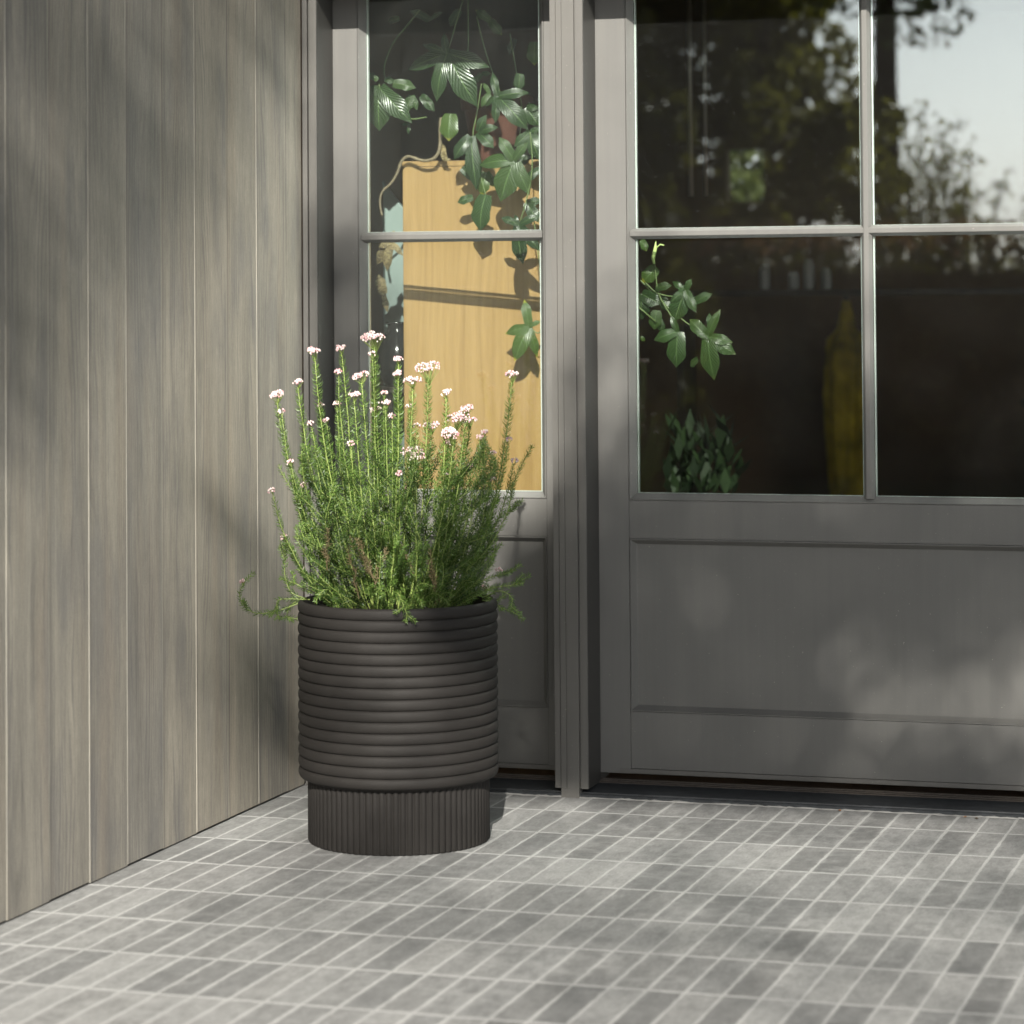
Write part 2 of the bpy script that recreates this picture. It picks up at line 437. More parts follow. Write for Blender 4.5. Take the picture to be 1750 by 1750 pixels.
M_MUSTARD = plain('mustard_cloth', (0.34, 0.25, 0.015), 0.85, 0.7, 7, bump=0.4)
M_WHITE = plain('white_glaze', (0.25, 0.25, 0.24), 0.4, 0.04, 30)
M_DARKPOT = plain('dark_glaze', (0.010, 0.012, 0.014), 0.12, 0.2, 20)
M_DWOOD = plain('dark_furniture', (0.035, 0.026, 0.02), 0.5, 0.3, 30)
M_GREENPOT = plain('green_glass', (0.008, 0.025, 0.012), 0.08, 0.2, 20)
M_CROWN = m_leafy('tree_leaves', (0.018, 0.035, 0.012), (0.09, 0.13, 0.04), 0.5, 0.2, scale=2)
M_CROWNY = m_leafy('olive_leaves', (0.09, 0.085, 0.03), (0.36, 0.33, 0.12), 0.5, 0.45, scale=2)
M_HEDGE = m_leafy('hedge_leaves', (0.03, 0.034, 0.012), (0.13, 0.12, 0.04), 0.6, 0.35, scale=2)
M_REDTIP = m_leafy('russet_tips', (0.20, 0.09, 0.06), (0.50, 0.27, 0.19), 0.6, 0.2, scale=2)
M_TRUNK = plain('tree_bark', (0.055, 0.038, 0.034), 0.9, 0.4, 12, bump=1.0)
M_GRASS = plain('lawn', (0.035, 0.05, 0.018), 0.95, 0.35, 1.5)

# ================================================================== large structure
YP, YR = 0.1893, 0.3093          # face of the posts, face of the recessed leaves
XW = -1.2296                     # face of the cladding
ZH = 2.125                       # underside of the head

m = MB()
m.add([(-1.32, -6.0, 0), (6.5, -6.0, 0), (6.5, 0.26, 0), (-1.32, 0.26, 0)], [(0, 1, 2, 3)])
tag(m.build('paved_terrace', M_FLOOR, fixn=False), kind='structure')
m = MB(); m.add([(-150, -220, -0.012), (150, -220, -0.012), (150, 60, -0.012), (-150, 60, -0.012)], [(0, 1, 2, 3)])
tag(m.build('ground', M_GRASS, fixn=False), kind='structure')

# cladding wall: upright boards, each with its own eased edge and slightly uneven foot
rng = random.Random(4)
wall = empty('clad_wall', (XW, -1.5, 0), 'weathered grey-brown timber wall of upright boards beside the doors', 'wall')
m = MB()
PY = 0.1966
for k in range(-15, 1):
    y0 = 0.062 + (k)*PY; y1 = y0 + PY
    if k == 0: y1 = 0.184
    zf = rng.choice((0.003, 0.004, 0.006, 0.009)); dx = rng.uniform(-0.0007, 0.0007)
    a, t = 0.0008, 0.018
    m.prism_z([(XW+dx-t, y0+a), (XW+dx-0.0006, y0+a), (XW+dx, y0+a+0.0006), (XW+dx, y1-a-0.0006), (XW+dx-0.0006, y1-a), (XW+dx-t, y1-a)], zf, 3.1)
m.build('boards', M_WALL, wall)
m = MB(); m.box(XW-0.16, XW-0.02, 0.055-15*PY, 0.183, -0.01, 3.1); m.build('backing', M_BLACK, wall)
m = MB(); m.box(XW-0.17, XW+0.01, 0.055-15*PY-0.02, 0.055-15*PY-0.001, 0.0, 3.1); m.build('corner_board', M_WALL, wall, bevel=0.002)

# the facade frame: jamb, posts, head
fr = empty('door_frame', (-0.5, YP, 0), 'taupe painted frame of posts and head around the glazed doors', 'door frame')
def grooved_post(name, parts, z0=0.0):
    for nm, prof, za in parts:
        mm = MB(); mm.prism_z(prof, za, ZH+0.3)
        mm.build(nm, M_JAMB, fr, bevel=0.0012)
# left jamb with its two strips and the return into the recess
mm = MB()
mm.prism_z([(XW+0.0005, YP+0.16), (XW+0.0005, YP), (-1.2150, YP), (-1.2150, YP+0.012), (-1.2104, YP+0.012), (-1.2104, YP), (-1.1884, YP),
            (-1.1884, YP+0.03), (-1.1880, YP+0.034), (-1.1866, YP+0.16)], 0.0, ZH-0.0005)
mm.build('jamb', M_JAMB, fr, bevel=0.0010)
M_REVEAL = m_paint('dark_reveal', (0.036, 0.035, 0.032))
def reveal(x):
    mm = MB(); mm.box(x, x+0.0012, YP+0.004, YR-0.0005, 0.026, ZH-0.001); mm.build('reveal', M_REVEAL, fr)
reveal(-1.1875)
def post(x):   # x = left edge of the post, total 0.0893 wide
    mm = MB()
    e = 0.0893
    mm.prism_z([(x, YP+0.2), (x, YP+0.001), (x+0.015, YP+0.001), (x+0.0155, YP+0.004), (x+0.0165, YP+0.004), (x+0.017, YP-0.001),
                (x+0.0315, YP-0.001), (x+0.032, YP+0.0015), (x+0.0328, YP+0.0015), (x+0.0333, YP-0.001),
                (x+0.0655, YP-0.001), (x+0.0665, YP+0.0065), (x+0.0700, YP+0.0065), (x+0.0705, YP+0.0005), (x+e, YP+0.0005), (x+e, YP+0.2)], 0.024, ZH-0.0005)
    mm.build('post', M_JAMB, fr, bevel=0.0007)
    mm = MB(); mm.box(x+0.0172, x+0.0653, YP-0.0012, YP+0.10, 0.0, 0.0238)
    mm.build('post_foot', M_JAMB, fr)
post(-0.5340); post(0.9900)
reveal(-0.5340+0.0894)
mm = MB(); mm.box(XW+0.001, 2.6, YP-0.035, YR+0.12, ZH, ZH+0.30); mm.build('head', M_JAMB, fr, bevel=0.001)
mm = MB(); mm.box(XW-0.15, 6.5, YP-0.03, YR+0.15, ZH+0.3005, 3.1); o = mm.build('facade_wall', M_PAINT)
tag(o, 'plain painted wall strip above the door frame head', 'wall')
mm = MB(); mm.box(XW-0.3, 6.5, YP-1.0, YR+0.15, 3.1005, 3.25); o = mm.build('shade_overhang', M_JAMB)  # unseen slab added to keep sky light off the frame tops
tag(o, 'flat unseen overhang added above the doors to block sky light', 'light blocker')
mm = MB(); mm.box(2.6, 6.5, YP-0.01, YR+0.12, 0.0, ZH+0.3); o = mm.build('facade_wall', M_PAINT)
tag(o, 'plain painted wall right of the glazed doors', 'wall')

# sills
def sill(x0, x1, lab):
    s = empty('sill', ((x0+x1)/2, 0.2, 0), lab, 'door sill', 'sloping sills under the doors')
    mm = MB(); mm.prism_x([(0.196, 0.0), (0.196, 0.0085), (0.199, 0.0105), (0.203, 0.0105), (0.2045, 0.0085), (0.2065, 0.0085), (0.2085, 0.0125), (0.292, 0.0240), (0.292, 0.0)], x0, x1)
    mm.build('black_slope', M_SILL, s)
    mm = MB()
    for k in range(3):
        y = 0.2925 + k*0.0075
        mm.prism_x([(y, 0.0), (y, 0.026+k*0.003), (y+0.0015, 0.0275+k*0.003), (y+0.0055, 0.0275+k*0.003), (y+0.0068, 0.024+k*0.003), (y+0.0068, 0.0)], x0, x1)
    mm.build('timber_strip', M_SILLTOP, s)
    mm = MB(); r2 = random.Random(int(x1*100)); xs = []; x = x0
    while x < x1: xs.append(x); x += r2.uniform(0.006, 0.02)
    xs.append(x1)
    top = [r2.uniform(0.0015, 0.0045) for _ in xs]; out = [r2.uniform(0.006, 0.013) for _ in xs]
    vs = []; fs = []
    for x, t, o_ in zip(xs, top, out):
        vs += [(x, 0.1957, t), (x, 0.1957-o_*0.5, t*0.8), (x, 0.1957-o_, 0.0008), (x, 0.1957, 0.0)]
    for i in range(len(xs)-1):
        for k in range(3): fs.append((4*i+k, 4*i+k+1, 4*i+5+k, 4*i+4+k))
    mm.add(vs, fs); mm.build('mortar_bead', M_CAULK, s, smooth=True)
sill(-1.1864, -0.5172, 'short black sloping sill under the narrow glazed side door')
sill(-0.4685, 1.006, 'long black sloping sill under the wide glazed door')

# a glazed leaf: flat stiles and rails in one plane, sloped stops round panes and panel
def glazed_leaf(name, x0, x1, gx, lab, cat, mx, panel):
    """x0..x1 leaf, gx=(left,right) of the opening between the inner edges of the stiles"""
    L = empty(name, ((x0+x1)/2, YR, 0), lab, cat)
    D = 0.045
    zb, zp0, zp1, zg0, zg1 = 0.062, 0.2101, 0.664, 0.763, ZH+0.06
    a, b = gx
    for (u, v) in ((x0, a), (b, x1)):
        mm = MB(); mm.box(u, v-0.0004 if v == a else v, YR, YR+D, zb-0.014, zg1+0.05); mm.build('stile', M_PAINT, L, bevel=0.0008)
    for (z0, z1) in ((zb, zp0), (zp1, zg0), (zg1, zg1+0.05)):
        mm = MB(); mm.box(a+0.0004, b-0.0004, YR+0.0006, YR+D, z0, z1); mm.build('rail', M_PAINT, L, bevel=0.0008)
    mm = MB(); mm.prism_x([(YR+0.004, zb-0.0145), (YR-0.001, zb-0.0125), (YR-0.001, zb-0.0012), (YR+0.004, zb-0.0004), (YR+0.03, zb-0.0004), (YR+0.03, zb-0.0145)], a-0.03 if x0 < a-0.05 else a, b+0.03)
    mm.build('drip_strip', M_SILL if False else M_JAMB, L)
    # stops: moulded frame (profile runs from the stile face back to the glass)
    def stops(nm, xa, xb, za, zb_, depth, wdt):
        mm = MB()
        P = [(0.0, 0.0006), (0.0015, -0.0014), (0.0035, -0.0014), (0.005, 0.0012), (wdt-0.002, depth-0.002), (wdt, depth), (wdt, D-0.004), (0.0, D-0.004)]
        n_ = len(P)
        rings = []
        for (cx, cz, sx, sz) in ((xa, za, 1, 1), (xb, za, -1, 1), (xb, zb_, -1, -1), (xa, zb_, 1, -1)):
            rings.append([(cx+sx*(p[0]+0.0005), YR+p[1], cz+sz*(p[0]+0.0005)) for p in P])
        vs = [v for r_ in rings for v in r_]; fs = []
        for i in range(4):
            j = (i+1) % 4
            for k in range(n_):
                k2 = (k+1) % n_
                fs.append((i*n_+k, i*n_+k2, j*n_+k2, j*n_+k))
        mm.add(vs, fs)
        return mm.build(nm, M_PAINT, L)
    stops('glazing_stop', a, b, zg0, zg1, 0.020, 0.0175)
    # raised-and-fielded panel
    stops('panel_mould', a, b, zp0, zp1, 0.018, 0.0165)
    mm = MB(); mm.box(a+0.0145, b-0.0145, YR+0.0175, YR+0.035, zp0+0.0145, zp1-0.0145); mm.build('panel', M_PAINT, L)
    # panes
    ga, gb, gz0, gz1 = a+0.0165, b-0.0165, zg0+0.0165, zg1-0.0165
    xs = [ga] + [v for v in mx] + [gb]
    mzs = [1.4635]
    def bar_profile(wd):
        h = wd/2
        return [(-h, 0.018), (-h, 0.015), (-h+0.0075, 0.0030), (-h+0.0085, 0.0022), (h-0.0085, 0.0022), (h-0.0075, 0.0030), (h, 0.015), (h, 0.018)]
    for v in mx:
        mm = MB(); mm.prism_z([(v+p[0], YR+p[1]-0.0006) for p in bar_profile(0.0285)], gz0-0.004, gz1+0.004); mm.build('muntin', M_PAINT, L, bevel=0.0006)
    for mz in mzs:
        for i in range(len(xs)-1):
            xa = xs[i] - (0.008 if i == 0 else 0.0); xb = xs[i+1] + (0.008 if i == len(xs)-2 else 0.0)
            mm = MB(); mm.prism_x([(YR+p[1], mz+p[0]) for p in bar_profile(0.0285)], xa, xb); mm.build('muntin', M_PAINT, L, bevel=0.0006)
    zs = [gz0] + mzs + [gz1]
    for i in range(len(xs)-1):
        for j in range(len(zs)-1):
            xa = xs[i] + (0.010 if i else -0.002); xb = xs[i+1] - (0.010 if i < len(xs)-2 else -0.002)
            za = zs[j] + (0.010 if j else -0.002); zb2 = zs[j+1] - (0.010 if j < len(zs)-2 else -0.002)
            mm = MB(); mm.box(xa, xb, YR+0.0205, YR+0.0245, za, zb2); pane = mm.build('pane', M_GLASS, L)
            # spacer bar and gasket of the sealed unit
            mm = MB(); s_ = 0.0040
            for (p, q, r_, t) in ((xa+0.004, xa+0.004+s_, za, zb2), (xb-0.004-s_, xb-0.004, za, zb2)):
                mm.box(p, q, YR+0.026, YR+0.036, r_, t)
            mm.box(xa+0.0085, xb-0.0085, YR+0.026, YR+0.036, za+0.001, za+0.001+s_)
            mm.build('spacer', M_SPACER, pane)
    return L
glazed_leaf('side_door', -1.1862, -0.5160, (-1.1150, -0.5860), 'narrow grey door with one column of panes behind the planter', 'door', [], None)
glazed_leaf('glazed_door', -0.4440, 0.9890, (-0.3615, 0.9065), 'wide grey door with a two-column grid of panes', 'door', [0.2735], None)

# inside of the house
room = MB()
x0, x1, y0, y1, z1 = -5.2, 4.5, 0.47, 7.2, 2.7
wx0, wx1, wz0, wz1 = -1.66, -1.46, 1.78, 2.05
room.box(x0-0.1, x0, y0, y1, 0.03, z1); room.box(x1, x1+0.1, y0, y1, 0.03, z1)
room.box(x0, wx0, y1, y1+0.1, 0.03, z1); room.box(wx1, x1, y1, y1+0.1, 0.03, z1)
room.box(wx0, wx1, y1, y1+0.1, 0.03, wz0); room.box(wx0, wx1, y1, y1+0.1, wz1, z1)
room.box(x0-0.1, -1.25, y0-0.06, y0, 0.03, z1); room.box(2.62, x1+0.1, y0-0.06, y0, 0.03, z1)
room.box(-1.2, 2.62, y0-0.06, y0-0.002, 2.2, z1)
tag(room.build('room_walls', M_ROOM), kind='structure')
m = MB(); m.box(x0-0.1, x1+0.1, y0-0.06, y1+0.1, z1+0.001, z1+0.1); tag(m.build('room_ceiling', M_ROOM), kind='structure')
m = MB(); m.box(x0-0.1, x1+0.1, 0.345, y1+0.1, -0.01, 0.028); tag(m.build('room_floor', M_RFLOOR), kind='structure')

# ================================================================== the planter
PX, PYc = -0.7396, -0.4423
pl = empty('ribbed_planter', (PX, PYc, 0), 'tall charcoal round planter with ribbed drum on a fluted foot', 'planter')
prof = [(0.2085, 0.150), (0.222, 0.150), (0.2245, 0.1525)]
pitch, top = 0.0262, 0.5735
zc = [top - 0.0125 - pitch*i for i in range(16)][::-1]
prof += [(0.2245, 0.1545), (0.2295, 0.1570)]
for i, z in enumerate(zc):
    for k in range(9):
        a = -math.pi/2 + math.pi*k/8
        if i == 0 and k == 0: continue
        rr = 0.2335 + 0.0072*math.cos(a)**0.8 if math.cos(a) > 1e-6 else 0.2335
        zz = z + (pitch/2)*math.sin(a)*0.985
        if i == 0 and k < 4: rr -= 0.0025*(4-k)/4
        prof.append((rr, zz))
prof += [(0.2330, top+0.0008), (0.2300, top+0.0016), (0.2275, top), (0.2270, 0.50)]
m = MB(); m.lathe(PX, PYc, prof, 160); m.build('drum', M_PLANTER, pl, smooth=True)
# fluted foot: 82 rounded flutes
m = MB(); nfl = 82; per = 8; seg = nfl*per; vs = []; fs = []
zs = [0.0, 0.003, 0.0045, 0.1495]
for zi, z in enumerate(zs):
    for k in range(seg):
        a = 2*math.pi*k/seg; ph = (k % per)/per
        s_ = abs(math.sin(math.pi*ph))**0.55
        r_ = 0.2115 + 0.0072*s_
        if zi < 2: r_ = 0.2115 + 0.0055*s_
        vs.append((PX + r_*math.cos(a), PYc + r_*math.sin(a), z + (0.002 if zi == 0 else 0)))
for i in range(len(zs)-1):
    for k in range(seg):
        k2 = (k+1) % seg
        fs.append((i*seg+k, i*seg+k2, (i+1)*seg+k2, (i+1)*seg+k))
fs.append(tuple(range(seg-1, -1, -1)))
m.add(vs, fs); o = m.build('fluted_foot', M_PLANTER, pl, smooth=True)
m = MB(); m.lathe(PX, PYc, [(0.208, 0.0006), (0.208, 0.002), (0.0, 0.002)], 64); m.build('glide_ring', M_BLACK, pl)
# soil with lumps
m = MB(); rs = random.Random(8); vs = [(PX, PYc, 0.548)]; fs = []
for i in range(1, 15):
    for k in range(48):
        a = 2*math.pi*k/48; r_ = 0.2268*i/14
        vs.append((PX+r_*math.cos(a), PYc+r_*math.sin(a), 0.545 + rs.uniform(-0.004, 0.005)))
for k in range(48): fs.append((0, 1+k, 1+(k+1) % 48))
for i in range(13):
    for k in range(48):
        k2 = (k+1) % 48
        fs.append((1+i*48+k, 1+(i+1)*48+k, 1+(i+1)*48+k2, 1+i*48+k2))
m.add(vs, fs); m.build('soil', M_SOIL, pl, smooth=True)

# ================================================================== the shrub (numbers: sideways, height, in metres from the planter's axis)
HEADS = [(-.195, 1.173, .017), (-.131, 1.178, .0125), (-.134, 1.124, .0085), (-.052, 1.202, .024), (-.057, 1.164, .0085), (-.139, 1.047, .0085), (-.186, 1.038, .0085), (-.17, 1.002, .0085), (-.083, 1.11, .017), (-.095, 1.068, .0125), (-.031, 1.067, .0085), (-.025, 1.045, .0125), (-.056, 1.028, .0125), (-.009, 1.015, .0085), (.006, 1.153, .0125), (.008, 1.118, .0125), (.028, 1.033, .0085), (.04, 1.1, .017), (.079, 1.126, .024), (.122, 1.072, .0125), (.169, 1.032, .017), (.14, 1.009, .024), (.174, .999, .017), (.14, .977, .024), (.082, .988, .017), (.279, 1.108, .017), (.212, .974, .0085), (.202, .963, .0085), (.23, .922, .0085), (.225, .856, .0125), (.176, .888, .0085), (.047, .928, .024), (.036, .906, .0125), (.007, .879, .0085), (.023, .839, .005), (-.105, .953, .0085), (-.217, .852, .0085), (-.297, .838, .0085), (-.273, .724, .0085), (-.229, .648, .005), (-.371, .618, .0085), (-.293, 1.064, .017), (-.237, 1.097, .0125), (-.277, 1.026, .0085), (-.205, .996, .0085), (.212, .598, .0125), (.245, .639, .0085), (.149, .838, .005), (.124, .875, .005), (.047, .988, .0085), (.123, .948, .0085), (.269, .955, .0085), (.283, .904, .0085), (-.255, .904, .0085)]
SPRIGS = [[(-.229, .57), (-.286, .548), (-.34, .541), (-.371, .561), (-.381, .592), (-.371, .615)], [(-.22, .575), (-.26, .588), (-.275, .632), (-.272, .677), (-.273, .719)], [(-.22, .579), (-.264, .561), (-.269, .53), (-.251, .521)], [(-.206, .588), (-.251, .615), (-.264, .61)], [(-.211, .575), (-.291, .579), (-.289, .557)], [(.136, .575), (.216, .624), (.26, .632), (.28, .644)], [(.158, .57), (.225, .601), (.269, .606), (.304, .612)], [(.203, .575), (.247, .597), (.278, .579), (.272, .548)], [(.158, .588), (.216, .677), (.229, .735), (.243, .77), (.278, .784)], [(.136, .61), (.18, .681), (.212, .699)], [(.092, .632), (.158, .708), (.203, .766), (.225, .788), (.247, .81)], [(.158, .632), (.225, .699), (.269, .784), (.28, .855), (.309, .91)], [(.025, .561), (.029, .548), (.036, .535), (.029, .515)], [(.18, .632), (.234, .677), (.238, .73)], [(.203, .57), (.234, .566), (.252, .548)], [(-.086, .632), (-.149, .699), (-.197, .712), (-.251, .724)], [(-.042, .588), (-.113, .632), (-.149, .664), (-.211, .677)], [(.003, .61), (-.06, .677), (-.086, .708), (-.131, .739)], [(.069, .632), (.047, .668), (.114, .677)]]
EX, EY = Vector((0.955, 0.296, 0)), Vector((-0.296, 0.955, 0))
AX = Vector((PX, PYc, 0))
shrub = empty('flowering_shrub', (PX, PYc, 0.56), 'feathery green shrub with small pink flower clusters growing in the planter', 'shrub')
needles = MB(); stems = MB()
rs = random.Random(21)
def bez(p0, p1, p2, t): return p0*(1-t)**2 + p1*2*t*(1-t) + p2*t*t
def needle(p, d, out, ln, wd, tone):
    """one narrow curved leaf: starts along `out`, bends up along the stem direction"""
    a = (out*1.0 + d*0.42).normalized(); b = (out*0.62 + d*0.78).normalized()
    side = a.cross(Vector((rs.uniform(-1, 1), rs.uniform(-1, 1), rs.uniform(-1, 1))))
    if side.length < 1e-3: return
    side.normalize(); side *= wd/2
    q = p + a*ln*0.5; r_ = q + b*ln*0.5
    needles.add([p-side*0.6, p+side*0.6, q+side, q-side, r_], [(0, 1, 2, 3), (3, 2, 4)], tone)
def dress(pts, base_tone, ln0=0.0125, dens=0.00115, bare=0.0, thin=0.0015):
    L = 0.0; cum = [0.0]
    for a, b in zip(pts, pts[1:]): L += (b-a).length; cum.append(L)
    n = len(pts)
    stems.tube(pts, [thin*(1.15-0.55*i/(n-1)) for i in range(n)], 5, c=min(1, max(0, base_tone+0.1)))
    s = L*bare; seg = 0; ang = rs.uniform(0, 6.28)
    while s < L:
        while seg < n-2 and cum[seg+1] < s: seg += 1
        t = (s-cum[seg])/max(1e-9, cum[seg+1]-cum[seg])
        p = pts[seg].lerp(pts[seg+1], min(1, t)); d = (pts[seg+1]-pts[seg]).normalized()
        ang += 2.4 + rs.uniform(-0.3, 0.3)
        u = d.orthogonal().normalized(); v = d.cross(u)
        out = (u*math.cos(ang) + v*math.sin(ang))
        rel = s/L
        ln = ln0*1.15*(0.85+0.3*rs.random())*(1.0 if rel < 0.9 else 1.0-0.45*(rel-0.9)/0.1)
        needle(p, d, out, ln, 0.0023, min(1, max(0, base_tone + rs.uniform(-0.3, 0.3) + 0.3*(rel-0.5))))
        s += dens*1.35*rs.uniform(0.7, 1.3)
def flower(p, rad, up_, k):
    rad *= 1.15 if rad < 0.02 else 1.4
    mm = MB()
    n = min(120, max(7, int(60*(rad/0.017)**2)))
    u = up_.orthogonal().normalized(); v = up_.cross(u)
    lob = [(rs.uniform(0, 6.28), rs.uniform(0.3, 0.75)*rad) for _ in range(5)]
    for i in range(n):
        la, lr = rs.choice(lob)
        q = Vector((rs.gauss(0, 1), rs.gauss(0, 1), rs.gauss(0, 1))).normalized()
        if q.z < -0.2: q.z = -q.z
        rr = rad*0.48 if rad > 0.01 else rad*0.8
        cen = p + (u*math.cos(la)*lr + v*math.sin(la)*lr)*(1 if rad > 0.01 else 0.3)
        c = cen + (u*q.x + v*q.y)*rr + up_*q.z*rr*0.8
        s_ = rs.uniform(0.0019, 0.0031); tone = rs.choice((0.0, 0.25, 0.45, 0.7, 0.9, 1.0, 1.0))
        o_ = [c+u*s_, c+v*s_, c-u*s_, c-v*s_, c+up_*s_*1.4, c-up_*s_*1.2]
        mm.add(o_, [(0,1,4),(1,2,4),(2,3,4),(3,0,4),(1,0,5),(2,1,5),(3,2,5),(0,3,5)], tone)
        if i % 4 == 0: stems.tube([p - up_*rad*1.1, c-up_*s_], 0.0006, 3, c=0.75, cap=False)
    f = mm.build('flower_head', M_FLOWER, shrub, smooth=True)
def wpt(u, z, d): return AX + EX*u + EY*d + Vector((0, 0, z))
for i, (u, z, rad) in enumerate(HEADS):
    low = z < 0.70
    dep = rs.uniform(-0.13, 0.11) if abs(u) < 0.17 else rs.uniform(-0.06, 0.06)
    tip = wpt(u, z - rad*0.9, dep)
    ub = max(-0.15, min(0.15, u*0.42 + rs.uniform(-0.03, 0.03)))
    base = wpt(ub, 0.545, dep*0.5)
    if low and abs(u) > 0.2: 
        flower(wpt(u, z, dep*0.3), rad, Vector((0, -0.2, 1)).normalized(), i); continue
    mid = wpt(u*0.86 + rs.uniform(-0.012, 0.012), 0.545 + (z-0.545)*0.38, dep*0.9)
    n = 14; pts = [bez(base, mid, tip, t/n) + Vector((rs.uniform(-1, 1), rs.uniform(-1, 1), 0))*0.0016 for t in range(n+1)]
    big = rad > 0.012
    dress(pts, 0.55+rs.uniform(-0.15, 0.2), 0.0160 if big else 0.0125, 0.00085 if big else 0.0010, 0.10, 0.0022 if big else 0.0017)
    d = (pts[-1]-pts[-2]).normalized()
    flower(pts[-1] + d*rad*0.9, rad, (d + Vector((0, -0.45, 0.3))).normalized(), i)
    # short side shoots in the lower half
    for k in range(rs.choice((1, 2, 2, 3))):
        t = rs.uniform(0.22, 0.6); p = bez(base, mid, tip, t)
        a = rs.uniform(0, 6.28); ln = rs.uniform(0.04, 0.10)
        o_ = (EX*math.cos(a)*0.7 + EY*math.sin(a)*0.7 + Vector((0, 0, 0.75))).normalized()
        q = p + o_*ln*0.55; r_ = q + (o_*0.6 + Vector((0, 0, 0.6)))*ln*0.5
        dress([bez(p, q, r_, s/6) for s in range(7)], 0.5+rs.uniform(-0.2, 0.3), 0.010, 0.0011, 0.05, 0.0010)
# low leafy shoots filling the foot of the shrub, leaning outwards
def half_width(z): return 0.235 if z < 0.9 else 0.235 - (z-0.9)*0.35
for i in range(290):
    z0 = 0.55 + 0.32*rs.random()**1.2
    a = rs.uniform(0, 6.28); q = math.sqrt(rs.random())*(0.17 + 0.09*(z0-0.55)/0.3)
    p0 = wpt(q*math.cos(a), z0, q*math.sin(a)*0.85)
    ln = rs.uniform(0.07, 0.17)
    lean = rs.uniform(0.2, 2.2)
    o_ = (EX*math.cos(a)*lean + EY*math.sin(a)*lean + Vector((0, 0, 1.0)) + Vector((rs.gauss(0, 1), rs.gauss(0, 1), 0))*0.35).normalized()
    e = p0 + o_*ln
    u = (e-AX).dot(EX); lim = half_width(e.z)
    if abs(u) > lim: e -= EX*(abs(u)-lim)*(1 if u > 0 else -1)
    mid = p0.lerp(e, 0.5) + (EX*math.cos(a) + EY*math.sin(a))*rs.uniform(-0.01, 0.025)
    dress([bez(p0, mid, e, s/7) for s in range(8)], 0.38+rs.uniform(-0.3, 0.35), 0.0115, 0.0011, 0.0, 0.0011)
# shoots lapping the rim all round
for i in range(46):
    a = rs.uniform(0, 6.28); r0 = rs.uniform(0.10, 0.18); r1 = rs.uniform(0.19, 0.228)
    b = AX + EX*math.cos(a)*r0 + EY*math.sin(a)*r0 + Vector((0, 0, 0.548))
    c = AX + EX*math.cos(a)*(r0+r1)/2 + EY*math.sin(a)*(r0+r1)/2 + Vector((0, 0, rs.uniform(0.60, 0.66)))
    e = AX + EX*math.cos(a+rs.uniform(-.3, .3))*r1 + EY*math.sin(a)*r1 + Vector((0, 0, rs.uniform(0.578, 0.625)))
    dress([bez(b, c, e, s/6) for s in range(7)], 0.5+rs.uniform(-0.2, 0.25), 0.010, 0.0010, 0.0, 0.0010)
fs_ = [AX - EY*a + EX*b + Vector((0, 0, c)) for a, b, c in ((0.15, -0.01, 0.57), (0.19, 0.0, 0.61), (0.225, 0.01, 0.612), (0.246, 0.022, 0.59), (0.250, 0.032, 0.565), (0.251, 0.028, 0.545))]
fp = []
for a, b in zip(fs_, fs_[1:]): fp += [a.lerp(b, k/4) for k in range(4)]
dress(fp + [fs_[-1]], 0.7, 0.011, 0.0009, 0.1, 0.0012)
for k in (10, 13, 16): dress([fp[k] + (EX*(0.6 if k != 13 else -0.7) - EY*0.3 - Vector((0, 0, 0.5))).normalized()*0.028*q/4 for q in range(5)], 0.7, 0.009, 0.0009, 0.0, 0.0009)
for P in SPRIGS:
    if P[-1][0] > -0.05 and P[-1][0] < 0.05 and P[-1][1] < 0.575: continue
    dep = rs.uniform(-0.03, 0.03)
    if P[-1][0] < 0.05 and P[-1][1] < 0.56 and abs(P[-1][0]) < 0.05: dep = -0.235
    pts = []
    q = [wpt(u, z, dep*(0.2+0.8*k/(len(P)-1)) if dep > -0.2 else -0.20-0.045*k/(len(P)-1)) for k, (u, z) in enumerate(P)]
    for a, b in zip(q, q[1:]):
        for s in range(4): pts.append(a.lerp(b, s/4))
    pts.append(q[-1])
    for _ in range(2): pts = [pts[0]] + [(a+b*2+c)/4 for a, b, c in zip(pts, pts[1:], pts[2:])] + [pts[-1]]
    dress(pts, 0.55+rs.uniform(-0.12, 0.2), 0.011, 0.00095, 0.12, 0.0014)
    for k in range(2):
        j = rs.randrange(len(pts)//2, len(pts)); p = pts[j]; d = (pts[min(j+1, len(pts)-1)]-pts[j-1]).normalized()
        o_ = (d*0.6 + Vector((rs.uniform(-1, 1), rs.uniform(-1, 1), rs.uniform(-0.1, 0.9)))*0.7).normalized()
        dress([p + o_*0.04*s/4 for s in range(5)], 0.65, 0.010, 0.00095, 0.0, 0.0009)
_n, _s = needles, stems
needles, stems = MB(), MB()
for i in range(10):
    u0 = rs.uniform(-0.17, -0.04) if i < 7 else rs.uniform(-0.02, 0.12)
    d0 = rs.uniform(-0.17, -0.06); z0 = rs.uniform(0.56, 0.66)
    p0 = wpt(u0, z0, d0); e = p0 + Vector((rs.uniform(-0.05, 0.03), rs.uniform(-0.05, 0.02), rs.uniform(0.05, 0.14)))
    dress([bez(p0, p0.lerp(e, 0.5)+EX*rs.uniform(-0.015, 0.015), e, q/6) for q in range(7)], rs.uniform(0.2, 0.8), 0.010, 0.0013, 0.1, 0.0013)
M_DEAD = m_leafy('dried_needles', (0.06, 0.045, 0.02), (0.20, 0.16, 0.08), 0.7, 0.1)
n0_ = len(needles.v)
needles.add(stems.v, stems.f, 0.4)
needles.build('dried_foliage', M_DEAD, shrub, fixn=False)
needles, stems = _n, _s
needles.build('foliage', M_NEEDLE, shrub, fixn=False)
stems.build('stems', M_STEM, shrub, fixn=False, smooth=True)

